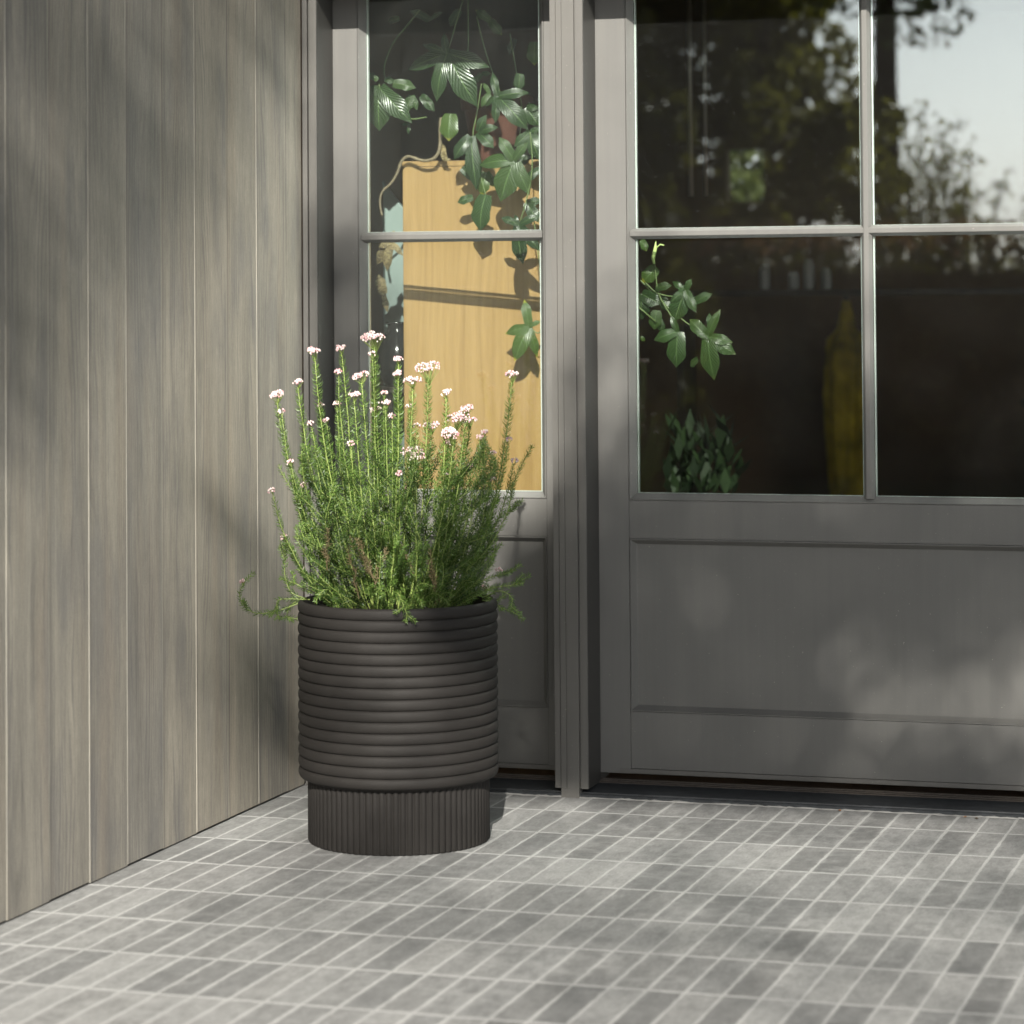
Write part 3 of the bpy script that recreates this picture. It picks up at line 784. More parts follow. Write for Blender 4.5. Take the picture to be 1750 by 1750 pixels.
# ================================================================== behind the glass
VINE_LEAVES = [((-.9105, .47, 1.9708), [(-.8269, 1.821, .3), (-.7866, 1.9291, .26), (-1.0313, 1.9308, .26), (-.9421, 1.8371, .26), (-.9834, 1.9987, .22), (-.9198, 2.0288, .3)], 'g'),
    ((-.7697, .48, 1.8499), [(-.6819, 1.756, .3), (-.6787, 1.8588, .26), (-.806, 1.8234, .3), (-.7751, 1.7744, .26), (-.7861, 1.917, .25)], 'g'),
    ((-.72, .47, 1.6718), [(-.6793, 1.5761, .3), (-.764, 1.5593, .42), (-.8257, 1.6626, .3), (-.7602, 1.7377, .32), (-.6767, 1.7211, .3)], 'g'),
    ((-1.1201, .5, 1.8845), [(-1.1233, 1.7633, .45), (-1.0246, 1.7841, .3), (-1.1498, 1.8877, .3)], 'g'),
    ((-1.0805, .5, 1.895), [(-1.0166, 1.8829, .4)], 'g'),
    ((-1.084, .51, 1.8981), [(-1.1136, 1.9144, .5)], 'g'),
    ((-1.1249, .5, 1.9056), [(-1.1535, 1.9275, .4)], 'g'),
    ((-.8542, .5, 1.7429), [(-.9017, 1.6794, .35), (-.8383, 1.5928, .22)], 'g'),
    ((-.8291, .49, 1.7533), [(-.7812, 1.7085, .4), (-.8022, 1.7995, .4), (-.7702, 1.7656, .35)], 'g'),
    ((-.9187, .52, 1.8081), [(-.9241, 1.7317, .55)], 'g'),
    ((-.8086, .49, 1.5804), [(-.8272, 1.4797, .46)], 'g'),
    ((-.7009, .45, 1.4953), [(-.7518, 1.5165, .3), (-.7174, 1.5242, .3), (-.6404, 1.5194, .3), (-.6937, 1.3875, .34), (-.6398, 1.4218, .25)], 'g'),
    ((-.6669, .5, 1.9974), [(-.6722, 1.9324, .5)], 'g'),
    ((-.7138, .51, 1.9124), [(-.7189, 1.8643, .5)], 'g'),
    ((-.6983, .52, 1.8207), [(-.6628, 1.7669, .5), (-.661, 1.8151, .4)], 'g'),
    ((-.6832, .5, 1.7503), [(-.6575, 1.6718, .4), (-.7266, 1.71, .35), (-.6497, 1.7586, .4)], 'g'),
    ((-.6553, .5, 1.6489), [(-.6938, 1.6176, .4)], 'g'),
    ((-.7003, .52, 1.5588), [(-.6649, 1.5032, .4), (-.6572, 1.5627, .4)], 'g'),
    ((-.8579, .53, 1.5757), [(-.9028, 1.5616, .4)], 'g'),
    ((-.8914, .53, 1.6573), [(-.8478, 1.6217, .35)], 'g'),
    ((-1.004, .52, 1.8615), [(-.9651, 1.8163, .35), (-.9747, 1.8468, .3)], 'g'),
    ((-1.0346, .53, 1.8631), [(-1.0522, 1.8169, .45), (-1.0201, 1.8207, .35)], 'g'),
    ((-.8311, .53, 1.9175), [(-.8507, 1.8903, .4), (-.8044, 1.9167, .4)], 'g'),
    ((-1.0425, .53, 1.784), [(-1.0697, 1.7823, .3), (-1.0452, 1.7537, .3)], 'g'),
    ((-.8765, .53, 1.6917), [(-.8812, 1.7197, .3)], 'g'),
    ((-.8185, .53, 1.6443), [(-.8336, 1.5799, .45), (-.7995, 1.6023, .4)], 'g'),
    ((-.7977, .5, 1.859), [(-.8168, 1.8895, .3), (-.8221, 1.8228, .4)], 'g'),
    ((-.7122, .53, 1.6651), [(-.6927, 1.6923, .4), (-.7215, 1.7022, .4)], 'g'),
    ((-.6988, .53, 1.2171), [(-.7126, 1.2929, .28), (-.772, 1.199, .3), (-.7413, 1.1231, .34), (-.6637, 1.233, .3), (-.6789, 1.1323, .22)], 'g'),
    ((-.9883, .55, 2.0734), [(-1.0474, 2.1036, .3), (-.9488, 2.0953, .3)], 'g'),
    ((-1.0773, .55, 2.0813), [(-1.1171, 2.0734, .4)], 'g'),
    ((-.8121, .55, 2.067), [(-.7784, 2.024, .4), (-.8509, 2.0963, .4)], 'g'),
    ((-.8997, .55, 2.0981), [(-.9294, 2.0526, .4)], 'g'),
    ((-.7398, .55, 2.0134), [(-.7546, 1.9676, .4)], 'g')]
DRY_LEAVES = [((-1.1098, .56, 1.4545), [(-1.1609, 1.3919, .3), (-1.1046, 1.4896, .4), (-1.0743, 1.4167, .25), (-1.1252, 1.3728, .25), (-1.1447, 1.4409, .4)], 'd'),
    ((-1.1547, .62, 1.3097), [(-1.1669, 1.3665, .4), (-1.14, 1.2577, .25)], 'd'),
    ((-.9477, .56, 1.6807), [(-.9596, 1.7323, .3), (-.9329, 1.6851, .3)], 'd')]
WINDOW_LEAVES = [((-.2595, .45, 1.2042), [(-.2686, 1.1058, .42), (-.3273, 1.1809, .35), (-.2763, 1.2478, .3)], 'g'),
    ((-.1773, .45, 1.1906), [(-.1027, 1.1418, .32), (-.1647, 1.0726, .34), (-.1424, 1.2638, .25), (-.2282, 1.2375, .4), (-.1092, 1.1738, .3)], 'g'),
    ((-.2402, .46, 1.3145), [(-.2228, 1.3445, .4), (-.278, 1.3383, .3), (-.2819, 1.2813, .3), (-.2099, 1.254, .3), (-.2755, 1.2276, .4)], 'g'),
    ((-.3217, .47, 1.3757), [(-.3616, 1.3356, .55)], 'g'),
    ((-.3231, .46, 1.3185), [(-.276, 1.3282, .4)], 'g'),
    ((-.2199, .46, 1.2809), [(-.1662, 1.3052, .35)], 'g'),
    ((-.364, .47, 1.3053), [(-.3087, 1.278, .5), (-.3667, 1.2346, .5)], 'g'),
    ((-.3214, .48, 1.3016), [(-.2837, 1.2576, .4)], 'g'),
    ((-.3252, .48, 1.2612), [(-.3327, 1.2074, .5)], 'g'),
    ((-.2076, .46, 1.1303), [(-.2339, 1.1103, .5)], 'g'),
    ((-.3705, .5, 1.4509), [(-.3568, 1.4203, .5)], 'g'),
    ((-.3245, .49, 1.2409), [(-.3109, 1.2004, .4)], 'g'),
    ((-.1749, .47, 1.207), [(-.1779, 1.2538, .3)], 'g'),
    ((-.3723, .49, 1.1905), [(-.3633, 1.1769, .5)], 'g')]
WOODY_STEM = [(-.9582, .55, 1.8016), (-.9586, .55, 1.7411), (-.9613, .55, 1.7085), (-.9762, .55, 1.6855), (-1.0058, .55, 1.6792), (-1.0304, .55, 1.6867), (-1.055, .55, 1.6966), (-1.0749, .55, 1.683), (-1.0851, .55, 1.6505), (-1.1051, .55, 1.6181), (-1.1351, .55, 1.5976), (-1.1403, .55, 1.5625), (-1.133, .55, 1.5296)]
THIN_STEMS = [[(-.8587, .5, 2.1195), (-.8592, .5, 2.0502), (-.8586, .5, 1.9993), (-.8622, .5, 1.9671)],
    [(-.9206, .5, 1.9736), (-.9031, .5, 2.0286), (-.8832, .5, 2.0927), (-.8733, .5, 2.1201)],
    [(-.7719, .51, 1.8635), (-.7837, .51, 1.8961), (-.7956, .51, 1.9242), (-.8145, .51, 1.9802), (-.8381, .51, 2.0734)],
    [(-.7377, .52, 1.702), (-.7331, .52, 1.6743), (-.7081, .52, 1.7933), (-.7218, .52, 1.8858), (-.7449, .52, 2.0248)],
    [(-1.1297, .52, 1.8979), (-1.1273, .52, 1.8861), (-1.0881, .52, 1.8266), (-1.0389, .52, 1.7926), (-.9897, .52, 1.8007)],
    [(-.7101, .48, 1.4961), (-.6881, .48, 1.562), (-.6684, .48, 1.6529), (-.6772, .48, 1.749)],
    [(-.6988, .53, 1.2171), (-.6679, .53, 1.1918), (-.6579, .53, 1.2421), (-.6709, .53, 1.4255), (-.6845, .53, 1.5175)],
    [(-.8182, .52, 1.5816), (-.83, .52, 1.621), (-.8583, .52, 1.7441), (-.8433, .52, 1.7969), (-.8281, .52, 1.8889)],
    [(-1.111, .53, 1.898), (-1.1207, .53, 1.9451), (-1.0904, .53, 2.0144), (-1.0506, .53, 2.0551), (-1.0108, .53, 2.1003)]]
SHOOT_STEMS = [[(-.3259, .46, 1.3891), (-.3208, .46, 1.3487), (-.3163, .46, 1.3016), (-.2686, .46, 1.2275), (-.2619, .46, 1.2041)],
    [(-.3671, .47, 1.3424), (-.3465, .47, 1.322), (-.3224, .47, 1.2949), (-.2435, .47, 1.2273), (-.1819, .47, 1.1903)],
    [(-.3507, .46, 1.3355), (-.3163, .46, 1.3016), (-.2404, .46, 1.2944)]]
PALE_SHOOT = [(-.3234, .45, 1.3856), (-.3267, .45, 1.4025), (-.3196, .45, 1.4293), (-.318, .45, 1.446)]; PALE_TIP = [(-.3233, .45, 1.3957), (-.3161, .45, 1.4292), (-.3057, .45, 1.4372), (-.2953, .45, 1.4343)]

def lobed(mm, uvs, J, tips, tone, r3):
    J = Vector(J)
    nrm = Vector((r3.uniform(-0.25, 0.25), -1, r3.uniform(0.0, 0.5))).normalized()
    for li, (tx, tz, wf) in enumerate(tips):
        T = Vector((tx, J.y + r3.uniform(-0.012, 0.012), tz))
        L = (T-J).length; ax = (T-J).normalized()
        sd = ax.cross(nrm).normalized(); up_ = sd.cross(ax).normalized()
        if up_.dot(nrm) < 0: up_ = -up_
        n = 18; hw = L*wf*0.66; base = len(mm.v); vs = []; fs = []
        bow = L*r3.uniform(0.05, 0.13)
        for i in range(n+1):
            t = i/n
            if t < 0.55: wpr = 0.62 + 0.38*math.sin(math.pi/2*t/0.55)
            else: wpr = max(0.0, math.cos(math.pi/2*(t-0.55)/0.45))**1.15
            wpr *= (1 + 0.06*math.sin(t*11+li*2))
            wd = hw*wpr
            c = J + ax*L*t + up_*(bow*math.sin(math.pi*t)*0.8 - L*0.06*t*t + 0.0006*li)
            for k in range(5):
                b = (k-2)/2
                vs.append(c + sd*wd*b + up_*(abs(b)*wd*0.32 - b*b*wd*0.28)); uvs.append((t, b, tone))
        for i in range(n):
            for k in range(4): fs.append((i*5+k, i*5+k+1, (i+1)*5+k+1, (i+1)*5+k))
        mm.add(vs, fs)
def build_leaves(name, data, mat, parent, seed, uvattr=True, tones=None):
    r3 = random.Random(seed); 
    for J, tips, kind in data:
        mm = MB(); uvs = []
        lobed(mm, uvs, J, tips, r3.random() if tones is None else r3.uniform(*tones), r3)
        if not uvattr: mm.c = [r3.random() for _ in mm.c]
        o = mm.build(name, mat, parent, smooth=True, fixn=False)
        if uvattr:
            at = o.data.attributes.new('uvw', 'FLOAT_VECTOR', 'POINT')
            at.data.foreach_set('vector', [x for u in uvs for x in u])

# cabinet, turned a few degrees from the glass
cab = bpy.data.objects.new('cabinet', None); COL.objects.link(cab)
tag(cab, 'pale maple cabinet side standing close behind the narrow glazed door', 'cabinet')
cab.location = (-1.082, 0.58, 0.0); OFF['cabinet'] = Vector((0, 0, 0))
m = MB(); m.box(0.0, 0.46, 0.0015, 0.38, 0.03, 1.666); m.build('side_panel', M_MAPLE, cab, bevel=0.001)
m = MB(); m.box(-0.001, 0.461, 0.0, 0.381, 1.667, 1.682); m.build('top_board', M_MAPLE, cab, bevel=0.001)
cab.rotation_euler = (0, 0, R(9.5))

blue = MB(); blue.prism_x([(0, 0)]*0 or [(0.80, 0.03), (0.82, 0.03), (0.82, 1.7), (0.80, 1.7)], -1.2, -1.19) if False else None
blue = MB()
zt0, zt1 = 1.625, 1.50
vs = [(-1.243, 0.86, 0.03), (-0.95, 0.86, 0.03), (-0.95, 0.86, 1.42), (-1.10, 0.86, 1.50), (-1.185, 0.86, 1.565), (-1.243, 0.86, 1.64)]
vs = vs + [(x, y+0.02, z) for x, y, z in vs]
n_ = 6
blue.add(vs, [tuple(range(n_)), tuple(range(2*n_-1, n_-1, -1))] + [(i, (i+1) % n_, n_+(i+1) % n_, n_+i) for i in range(n_)])
tag(blue.build('painted_board', M_BLUE, bevel=0.002), 'pale blue board with a slanted top edge behind the cabinet', 'board')

# pot on the cabinet and the climber that hangs from it
pot = empty('plant_pot', (-0.86, 0.76, 1.684), 'terracotta pot on top of the pale cabinet behind climber leaves', 'plant pot')
m = MB(); m.lathe(-0.86, 0.76, [(0.001, 1.685), (0.065, 1.685), (0.068, 1.69), (0.093, 1.83), (0.102, 1.83), (0.104, 1.868), (0.094, 1.868), (0.088, 1.84), (0.001, 1.84)], 48)
m.build('body', M_TERRA, pot, smooth=False)
vine = empty('trailing_climber', (-0.86, 0.74, 1.84), 'glossy dark climber with lobed leaves hanging over the pale cabinet', 'houseplant')
build_leaves('leaf', VINE_LEAVES, M_VINE, vine, 3)
build_leaves('dried_leaf', DRY_LEAVES, M_DRY, vine, 5, uvattr=False)
def smooth_pts(P, it=3):
    P = [Vector(p) for p in P]
    for _ in range(it):
        Q = [P[0]]
        for a, b in zip(P, P[1:]): Q += [a.lerp(b, .25), a.lerp(b, .75)]
        P = Q + [P[-1]]
    return P
WS = smooth_pts(WOODY_STEM, 2)
m = MB(); m.tube(WS, [(0.0055 - 0.0028*i/len(WS))*(1.25 if i % 9 == 4 else 1) for i in range(len(WS))], 8); m.build('woody_stem', M_BARK, vine, smooth=True)
m = MB()
for s_ in THIN_STEMS: m.tube(smooth_pts(s_, 2), 0.0017, 6)
m.build('stems', M_GSTEM, vine, smooth=True)
shoot = empty('climber_shoot', (-0.40, 0.47, 1.2), 'lit cluster of lobed green leaves hanging in the wide door glass', 'houseplant')
build_leaves('leaf', WINDOW_LEAVES, M_VINE, shoot, 9, tones=(0.35, 1.0))
m = MB()
for s_ in SHOOT_STEMS: m.tube(smooth_pts(s_, 2), 0.0020, 6)
m.tube([(-0.325, 0.47, 1.23), (-0.37, 0.46, 1.27), (-0.43, 0.5, 1.40), (-0.50, 0.6, 1.62), (-0.62, 0.70, 1.80), (-0.80, 0.75, 1.86)], 0.0025, 6)
m.build('stems', M_GSTEM, shoot, smooth=True)
m = MB(); m.tube(PALE_SHOOT, [0.0035, 0.005, 0.004, 0.0008], 8); m.tube(PALE_TIP, [0.002, 0.002, 0.002, 0.0016], 8); m.build('new_shoot', M_PSHOOT, shoot, smooth=True)

# dark glazed vase on a stool, its leaves
st = empty('stool', (-1.11, 0.72, 0), 'thin dark stool under the black vase beside the cabinet', 'stool')
m = MB(); m.lathe(-1.15, 0.72, [(0.001, 1.03), (0.07, 1.03), (0.07, 1.048), (0.001, 1.048)], 24); m.build('seat', M_DWOOD, st)
for a in (0.4, 2.5, 4.6):
    m = MB(); m.tube([(-1.15+0.05*math.cos(a), 0.72+0.05*math.sin(a), 1.035), (-1.15+0.08*math.cos(a), 0.72+0.08*math.sin(a), 0.028)], 0.008, 8); m.build('leg', M_DWOOD, st)
m = MB(); m.lathe(-1.15, 0.72, [(0.001, 1.049), (0.035, 1.05), (0.058, 1.09), (0.062, 1.13), (0.048, 1.18), (0.028, 1.205), (0.028, 1.225), (0.034, 1.23), (0.02, 1.225), (0.001, 1.2)], 40)
o = m.build('vase', M_DARKPOT, smooth=True); tag(o, 'round black glazed vase partly hidden by the cabinet', 'vase')

# deeper in the room
for i, (x, lab) in enumerate(((-0.715, 'slim steel lamp rod hanging in the dark room, the nearer to the door stile'), (-0.662, 'slim steel lamp rod hanging in the dark room, the one farther from the stile'))):
    t = empty('lamp_rod', (x, 2.5, 2.7), lab, 'lamp rod', 'steel rods hanging in the room')
    m = MB(); m.tube([(x, 2.5, 2.698), (x, 2.5, 1.64)], 0.009 - 0.002*i, 12); m.build('rod', M_STEEL, t, smooth=True)
    m = MB(); m.lathe(x, 2.5, [(0.001, 2.698), (0.02, 2.698), (0.02, 2.68), (0.001, 2.68)], 24); m.build('ceiling_rose', M_STEEL, t)
sh = empty('wall_shelf', (-0.6, 3.95, 1.3), 'long dark shelf carrying small white jars deep in the room', 'shelf')
m = MB(); m.box(-1.15, 0.35, 3.88, 4.12, 1.295, 1.32); m.build('board', M_DWOOD, sh, bevel=0.002)
for x in (-1.1, 0.3):
    m = MB(); m.box(x-0.015, x+0.015, 3.9, 4.1, 0.028, 1.2945); m.build('upright', M_DWOOD, sh)
for k, (x, h) in enumerate(((-0.775, 0.10), (-0.66, 0.07), (-0.60, 0.12), (-0.53, 0.085))):
    m = MB(); m.lathe(x, 3.98, [(0.001, 1.321), (0.020, 1.321), (0.022, 1.33), (0.022, 1.32+h*0.8), (0.016, 1.32+h*0.9), (0.016, 1.32+h), (0.001, 1.32+h)], 20)
    tag(m.build('jar', M_WHITE, smooth=False), ['first small white jar from the rods on the dark shelf', 'shortest white jar on the dark shelf', 'tallest white jar on the dark shelf', 'last small white jar on the dark shelf, nearest the muntin'][k], 'jar', 'white jars on the shelf')
um = empty('folded_parasol', (-0.86, 6.2, 0), 'mustard yellow folded parasol standing upright in the dark room', 'parasol')
m = MB(); r4 = random.Random(2)
for k in range(14):
    pass
vs = []; fs = []; seg = 40; pr = [(0.012, 1.27), (0.022, 1.20), (0.030, 1.14), (0.062, 1.09), (0.070, 0.95), (0.074, 0.80), (0.068, 0.62), (0.060, 0.45), (0.052, 0.25)]
for r_, z in pr:
    for k in range(seg):
        a = 2*math.pi*k/seg; q = r_*(1+0.22*abs(math.sin(4*a)))
        vs.append((-0.86+1.3*q*math.cos(a), 6.2+1.3*q*math.sin(a), z))
for i in range(len(pr)-1):
    for k in range(seg): fs.append((i*seg+k, i*seg+(k+1) % seg, (i+1)*seg+(k+1) % seg, (i+1)*seg+k))
m.add(vs, fs); m.build('canopy', M_MUSTARD, um, smooth=True)
m = MB(); m.tube([(-0.86, 6.2, 0.03), (-0.86, 6.2, 1.30)], 0.012, 10); m.build('pole', M_DWOOD, um)
m = MB(); m.lathe(-0.86, 6.2, [(0.001, 0.029), (0.2, 0.029), (0.19, 0.07), (0.03, 0.09), (0.03, 0.16), (0.001, 0.16)], 32); m.build('base', M_DWOOD, um)
# low table with a green bottle and a leafy pot
tb = empty('side_table', (-0.5, 2.1, 0), 'low dark table inside the door carrying a pot plant', 'table')
m = MB(); m.box(-0.92, -0.25, 1.85, 2.35, 0.56, 0.59); m.build('tabletop', M_DWOOD, tb, bevel=0.003)
for x in (-0.89, -0.28):
    for y in (1.88, 2.32):
        m = MB(); m.box(x-0.018, x+0.018, y-0.018, y+0.018, 0.028, 0.5595); m.build('leg', M_DWOOD, tb)
pp = empty('pot_plant', (-0.60, 2.1, 0.59), 'small bushy pot plant on the low table inside', 'houseplant')
m = MB(); m.lathe(-0.60, 2.1, [(0.001, 0.591), (0.045, 0.591), (0.06, 0.65), (0.052, 0.65), (0.001, 0.64)], 28); m.build('pot', M_DARKPOT, pp)
m = MB(); r4 = random.Random(6); uvs = []
for k in range(120):
    a = r4.uniform(0, 6.28); el = r4.uniform(0.5, 1.5); L_ = r4.uniform(0.06, 0.14)
    J = Vector((-0.60+r4.uniform(-0.10, 0.12), 2.1+r4.uniform(-0.1, 0.1), 0.64+0.22*r4.random()**1.4))
    T = J + Vector((math.cos(a)*math.cos(el), math.sin(a)*math.cos(el), math.sin(el)))*L_
    s_ = (T-J).cross(Vector((0, 0, 1))).normalized()*L_*0.16
    m.add([J, J.lerp(T, .5)+s_, T, J.lerp(T, .5)-s_], [(0, 1, 2, 3)], r4.random())
m.build('leaves', m_leafy('pot_plant_leaves', (0.005, 0.012, 0.004), (0.018, 0.036, 0.011), 0.5, 0.2), pp, fixn=False)
# chairs' dark mass: a sideboard
sb = empty('sideboard', (1.2, 4.6, 0), 'low dark sideboard along the back of the room', 'sideboard')
m = MB(); m.box(0.2, 2.2, 4.4, 4.9, 0.12, 0.85); m.build('body', M_DWOOD, sb, bevel=0.004)
m = MB(); m.box(0.17, 2.23, 4.37, 4.93, 0.851, 0.88); m.build('top', M_DWOOD, sb, bevel=0.003)

# ================================================================== the garden the glass reflects and the sun comes through
def crown_quads(mm, rg, blobs, n, size, core=0.35):
    tot = sum(b[3]*b[4]*b[5] for b in blobs)
    for (cx, cy, cz, rx_, ry_, rz_) in blobs:
        k = int(n*rx_*ry_*rz_/tot)
        shade = rg.uniform(-0.15, 0.15)
        for _ in range(k):
            while True:
                v = Vector((rg.uniform(-1, 1), rg.uniform(-1, 1), rg.uniform(-1, 1)))
                if v.length < 1: break
            v = v.normalized()*(v.length**core)
            c = Vector((cx+v.x*rx_, cy+v.y*ry_, cz+v.z*rz_))
            a = Vector((rg.gauss(0, 1), rg.gauss(0, 1), rg.gauss(0, 1))).normalized()*size*rg.uniform(0.6, 1.3)
            b = a.cross(Vector((rg.gauss(0, 1), rg.gauss(0, 1), rg.gauss(0, 1)))).normalized()*a.length*0.55
            mm.add([c-a, c+b, c+a, c-b], [(0, 1, 2, 3)], min(1, max(0, rg.gauss(0.5+shade, 0.22))))
def tree(name, x, y, h, rad, blobs, n, size, mat, lab, cat='tree', group=None, limbs=True, core=0.35, seed=1, trunk_top=None):
    rg = random.Random(seed)
    t = empty(name, (x, y, 0), lab, cat, group)
    mm = MB(); tt = trunk_top or h*0.75
    pts = [(x + rg.uniform(-1, 1)*rad*0.4, y + rg.uniform(-1, 1)*rad*0.4, -0.02 + tt*i/7) for i in range(8)]
    mm.tube(pts, [rad*(1.15-0.085*i) for i in range(8)], 10)
    if limbs:
        for b in blobs:
            s_ = Vector(pts[min(7, max(2, int(7*(b[2]-b[5]*0.6)/tt)))])
            e = Vector(b[:3])
            mid = s_.lerp(e, 0.5) + Vector((0, 0, 0.1*(e-s_).length))
            mm.tube([bez(s_, mid, e, q/5) for q in range(6)], [rad*0.38*(1-0.14*q) for q in range(6)], 6)
    mm.build('trunk', M_TRUNK, t, smooth=True)
    mc = MB(); crown_quads(mc, rg, blobs, n, size, core); mc.build('crown', mat, t, fixn=False)
    return t
def blobs(rg, x, y, z, rx_, ry_, rz_, n, s):
    out = []
    for _ in range(n):
        a = rg.uniform(0, 6.28); q = math.sqrt(rg.random()); w_ = rg.uniform(-1, 1)
        out.append((x+rx_*q*math.cos(a), y+ry_*q*math.sin(a), z+rz_*w_*math.sqrt(max(0, 1-q*q*0.6)), s*rg.uniform(0.6, 1.2), s*rg.uniform(0.6, 1.2), s*rg.uniform(0.45, 0.9)))
    return out
rg = random.Random(77)
# unseen shade tree towards the sun, its crown shaped for the shadows it casts
def sstep(v, a, b):
    t = max(0.0, min(1.0, (v-a)/(b-a))); return t*t*(3-2*t)
def cover(X, Z):
    """chosen shade map: how much sun the crown is made to block"""
    if Z < 5.2: return 0.88*(1-sstep(Z, 4.95, 5.2))
    if X < 2.03 and X > 1.80 and 6.7 < Z < 7.6: return 0.85*sstep(X, 1.80, 1.92)*sstep(Z, 6.7, 6.95)*(1-sstep(Z, 7.0, 7.6))
    if X < 2.03:
        return 0.70*sstep(Z-(8.20+4*(X-1.86)), -0.05, 0.05)*(1-sstep(Z, 9.15, 9.4))
    if X < 2.24 and Z > 7.75: return 0.88*(1-sstep(Z, 8.25, 8.8))
    if Z < 6.95:
        return 0.27*sstep(math.hypot((X-2.35)/0.42, (Z-5.68)/0.24), 0.7, 1.5)
    if X > 2.75: return (0.97 if X < 3.45 else 0.90)*(1-sstep(Z, 7.6, 8.6))
    if X > 2.55: return 0.97*(1-sstep(Z, 7.62, 7.85))
    if X > 2.40: return 0.97*(1-sstep(Z, 7.25, 7.45))
    return 0.22*(1-sstep(Z, 7.1, 7.4))
from mathutils import noise as mn
shade = tree('shade_tree', 4.6, -11.6, 7.5, 0.16, [(5.3, -11.5, 7.2, 0.5, 0.5, 0.5), (5.0, -11.4, 8.0, 0.4, 0.4, 0.4)], 900, 0.055, M_CROWN, 'tall unseen tree across the garden, crown shaped to shade the doors', seed=5, core=0.5)
mc = MB()
for _ in range(115000):
    X, Z = rg.uniform(0.6, 5.2), rg.uniform(2.6, 9.3)
    T = cover(X, Z)
    d = -math.log(max(0.02, 1-T))*(1.0 + (0.12 if Z < 6.95 else 1.1 if X > 3.25 else 0.3)*mn.noise(Vector((X*2.6, 4.0, Z*2.8))))
    if rg.random()*3.6 > d: continue
    fine_ = 5.2 < Z < 6.95 and X > 1.8
    for _k in range(5 if fine_ else 1):
        yy = rg.uniform(-0.6, 0.6); jx = rg.uniform(-0.15, 0.15)*fine_; jz = rg.uniform(-0.12, 0.12)*fine_
        c = Vector((X+jx-0.28*yy, -11.4+yy, Z+jz-0.6*yy))
        a = Vector((rg.gauss(0, 1), rg.gauss(0, 1), rg.gauss(0, 1))).normalized()*(0.020 if fine_ else 0.045)*rg.uniform(0.6, 1.3)
        b = a.cross(Vector((rg.gauss(0, 1), rg.gauss(0, 1), rg.gauss(0, 1)))).normalized()*a.length*0.6
        mc.add([c-a, c+b, c+a, c-b], [(0, 1, 2, 3)], rg.random())
mc.build('shade_leaves', M_CROWN, shade, fixn=False)  # leaves added out of view where cover() asks for shade
# dark evergreens reflected beside the stile
for i, (x, y, h) in enumerate(((-4.9, -15.5, 8.5), (-6.2, -17, 9), (-4.3, -18.5, 9.5), (-3.2, -10.6, 6.5))):
    rq = random.Random(30+i)
    if i == 3: x = -4.1
    bl = [(x+rq.uniform(-.25, .25), y+rq.uniform(-.25, .25), 0.5+(h-0.8)*k/9, (1.5-0.11*k)*0.9, (1.5-0.11*k)*0.9, 0.62) for k in range(10)]
    tree('evergreen', x, y, h, 0.13, bl, 11000, 0.10, M_HEDGE, ['broad dark evergreen mirrored in the upper pane by the door stile', 'dark evergreen mirrored behind the first one', 'tallest dark evergreen mirrored at the back', 'nearest dark evergreen mirrored at the edge of the glass'][i], group='dark evergreens in the garden', limbs=False, seed=40+i)
rg = random.Random(3)
B = blobs(rg, -3.65, -16.8, 3.6, 0.85, 0.7, 1.9, 26, 0.42)
tree('olive_tree', -3.6, -16.8, 6, 0.06, B, 8000, 0.06, M_CROWNY, 'loose olive green tree mirrored in the upper pane left of the muntin', seed=11)
B = blobs(rg, -3.0, -15.6, 2.3, 0.65, 0.5, 0.7, 14, 0.3)
tree('olive_tree', -3.0, -15.6, 3, 0.03, B, 4000, 0.05, M_CROWNY, 'small olive green tree mirrored low beside the muntin', seed=12)
B = blobs(rg, -2.45, -16.0, 3.9, 0.75, 0.5, 0.6, 14, 0.24) + blobs(rg, -2.35, -16.0, 6.0, 1.2, 1.0, 0.8, 10, 0.45)
tree('pine_tree', -2.40, -16.0, 6.6, 0.10, B, 4200, 0.05, M_CROWN, 'straight dark pine trunk mirrored in the upper right pane', seed=13, trunk_top=11.0, limbs=False)
def feather(name, x, y, h, sp, n, lab, seed):
    rg = random.Random(seed); t = empty(name, (x, y, 0), lab, 'bush', 'feathery bushes behind the hedge')
    ms, ml = MB(), MB()
    for _ in range(n):
        a = rg.uniform(0, 6.28); hh = h*rg.uniform(0.6, 1.0); o_ = sp*rg.uniform(0.1, 1.0)
        p0 = Vector((x+0.1*math.cos(a), y+0.1*math.sin(a), 0)); p2 = Vector((x+o_*math.cos(a), y+o_*math.sin(a), hh)); p1 = Vector((x+0.35*o_*math.cos(a), y+0.35*o_*math.sin(a), hh*0.7))
        ms.tube([bez(p0, p1, p2, q/6) for q in range(7)], [0.012*(1-0.13*q) for q in range(7)], 4)
        for _ in range(70):
            c = bez(p0, p1, p2, rg.uniform(0.3, 1.0)) + Vector((rg.gauss(0, 0.05), rg.gauss(0, 0.05), rg.gauss(0, 0.04)))
            a_ = Vector((rg.gauss(0, 1), rg.gauss(0, 1), rg.gauss(0, 1)+0.7)).normalized()*0.035
            b_ = a_.cross(Vector((rg.gauss(0, 1), 1, rg.gauss(0, 1)))).normalized()*0.014
            ml.add([c-a_, c+b_, c+a_, c-b_], [(0, 1, 2, 3)], rg.random())
    ms.build('twigs', M_TRUNK, t); ml.build('leaves', M_CROWNY, t, fixn=False)
feather('feathery_bush', -2.0, -14.6, 2.85, 0.55, 34, 'tallest feathery bush mirrored beside the pine trunk', 1)
feather('feathery_bush', -1.55, -14.3, 2.45, 0.5, 30, 'middle feathery bush mirrored above the hedge', 2)
feather('feathery_bush', -0.95, -14.8, 2.15, 0.5, 26, 'lowest feathery bush mirrored above the hedge', 3)
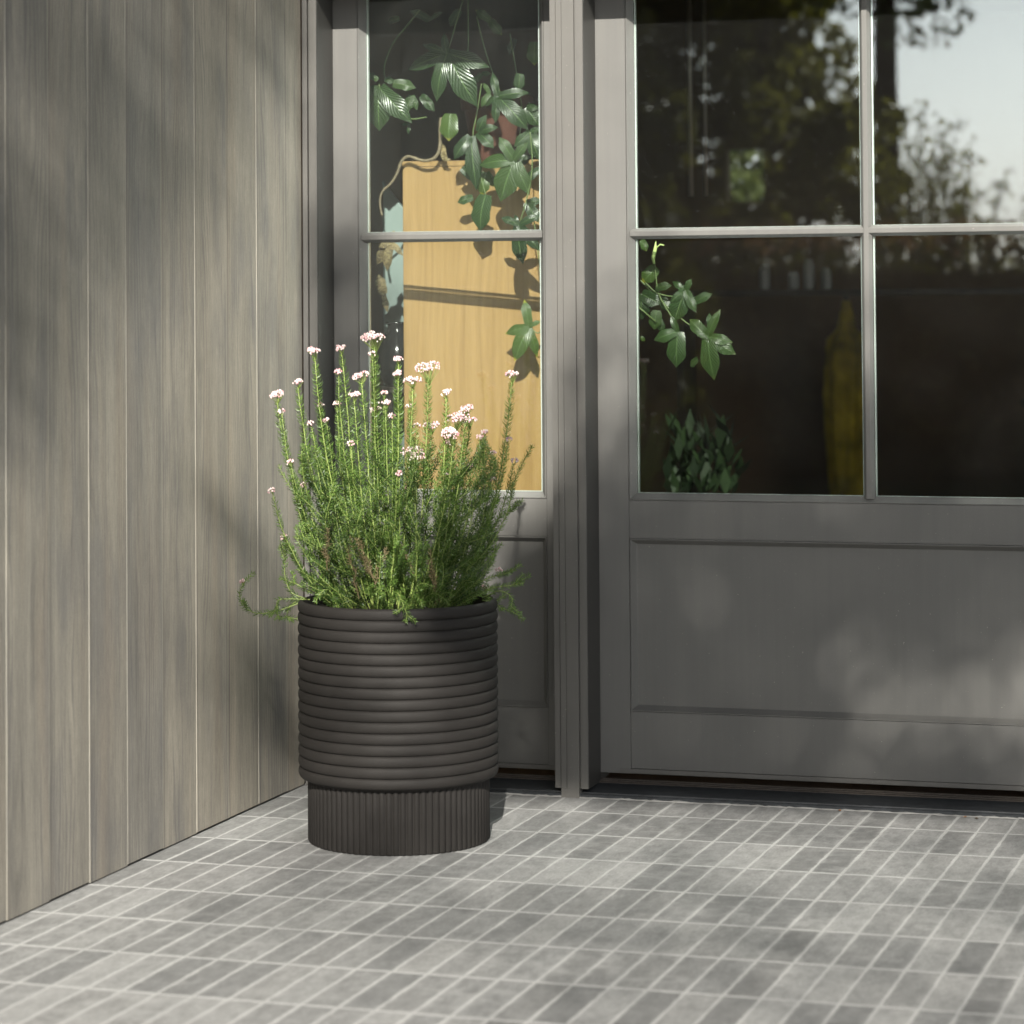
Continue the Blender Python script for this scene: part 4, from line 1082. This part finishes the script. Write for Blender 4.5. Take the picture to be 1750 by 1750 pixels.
# hedge with russet tips
hd = empty('hedge', (-1, -12.3, 0), 'long dark clipped hedge with russet flowering top, mirrored in the doors', 'hedge')
mm = MB(); rg = random.Random(9); crown_quads(mm, rg, [(-6+0.8*k, -12.4, 0.75, 0.75, 0.45, 0.98+rg.uniform(-0.06, 0.06)) for k in range(17)], 15000, 0.065, 0.3); mm.build('foliage', M_HEDGE, hd, fixn=False)
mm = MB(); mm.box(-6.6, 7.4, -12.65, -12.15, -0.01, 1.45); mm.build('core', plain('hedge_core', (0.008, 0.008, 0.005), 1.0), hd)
mm = MB(); crown_quads(mm, rg, [(-6+0.28*k+rg.uniform(-.1, .1), -12.35, 1.70, 0.22, 0.35, 0.09+rg.uniform(0, 0.07)) for k in range(48)], 4200, 0.032, 0.5); mm.build('russet_tips', M_REDTIP, hd, fixn=False)
# behind the house, seen through the small back window
rg = random.Random(14)
tree('garden_shrub', -2.2, 10.2, 2.6, 0.05, blobs(rg, -2.2, 10.4, 1.9, 1.0, 0.5, 0.9, 22, 0.55), 16000, 0.05, m_leafy('bright_leaves', (0.02, 0.03, 0.008), (0.07, 0.09, 0.02), 0.6, 0.4), 'bright green shrub glimpsed through the small back window', 'shrub', seed=15)

# dry scraps caught against the sill
for k, (x, y, lab) in enumerate(((0.215, 0.176, 'small orange leaf scrap on the mortar bead, nearer the muntin'), (0.53, 0.172, 'brown leaf scrap on the mortar bead near the wall side'), (0.56, 0.158, 'dark twig crumb lying on the paving by the sill'))):
    r5 = random.Random(k); mm = MB()
    a = r5.uniform(0, 3); c_, s_ = math.cos(a)*0.006, math.sin(a)*0.006
    mm.add([(x-c_, y-s_, 0.003), (x+s_*0.5, y-c_*0.5, 0.006), (x+c_, y+s_, 0.003), (x-s_*0.5, y+c_*0.5, 0.0045), (x, y, 0.002)], [(0, 1, 2), (2, 3, 0), (0, 1, 4), (1, 2, 4), (2, 3, 4), (3, 0, 4)])
    tag(mm.build('leaf_scrap', plain('scrap_%d' % k, ((0.30, 0.13, 0.05), (0.26, 0.14, 0.07), (0.08, 0.06, 0.04))[k], 0.8)), lab, 'leaf scrap')
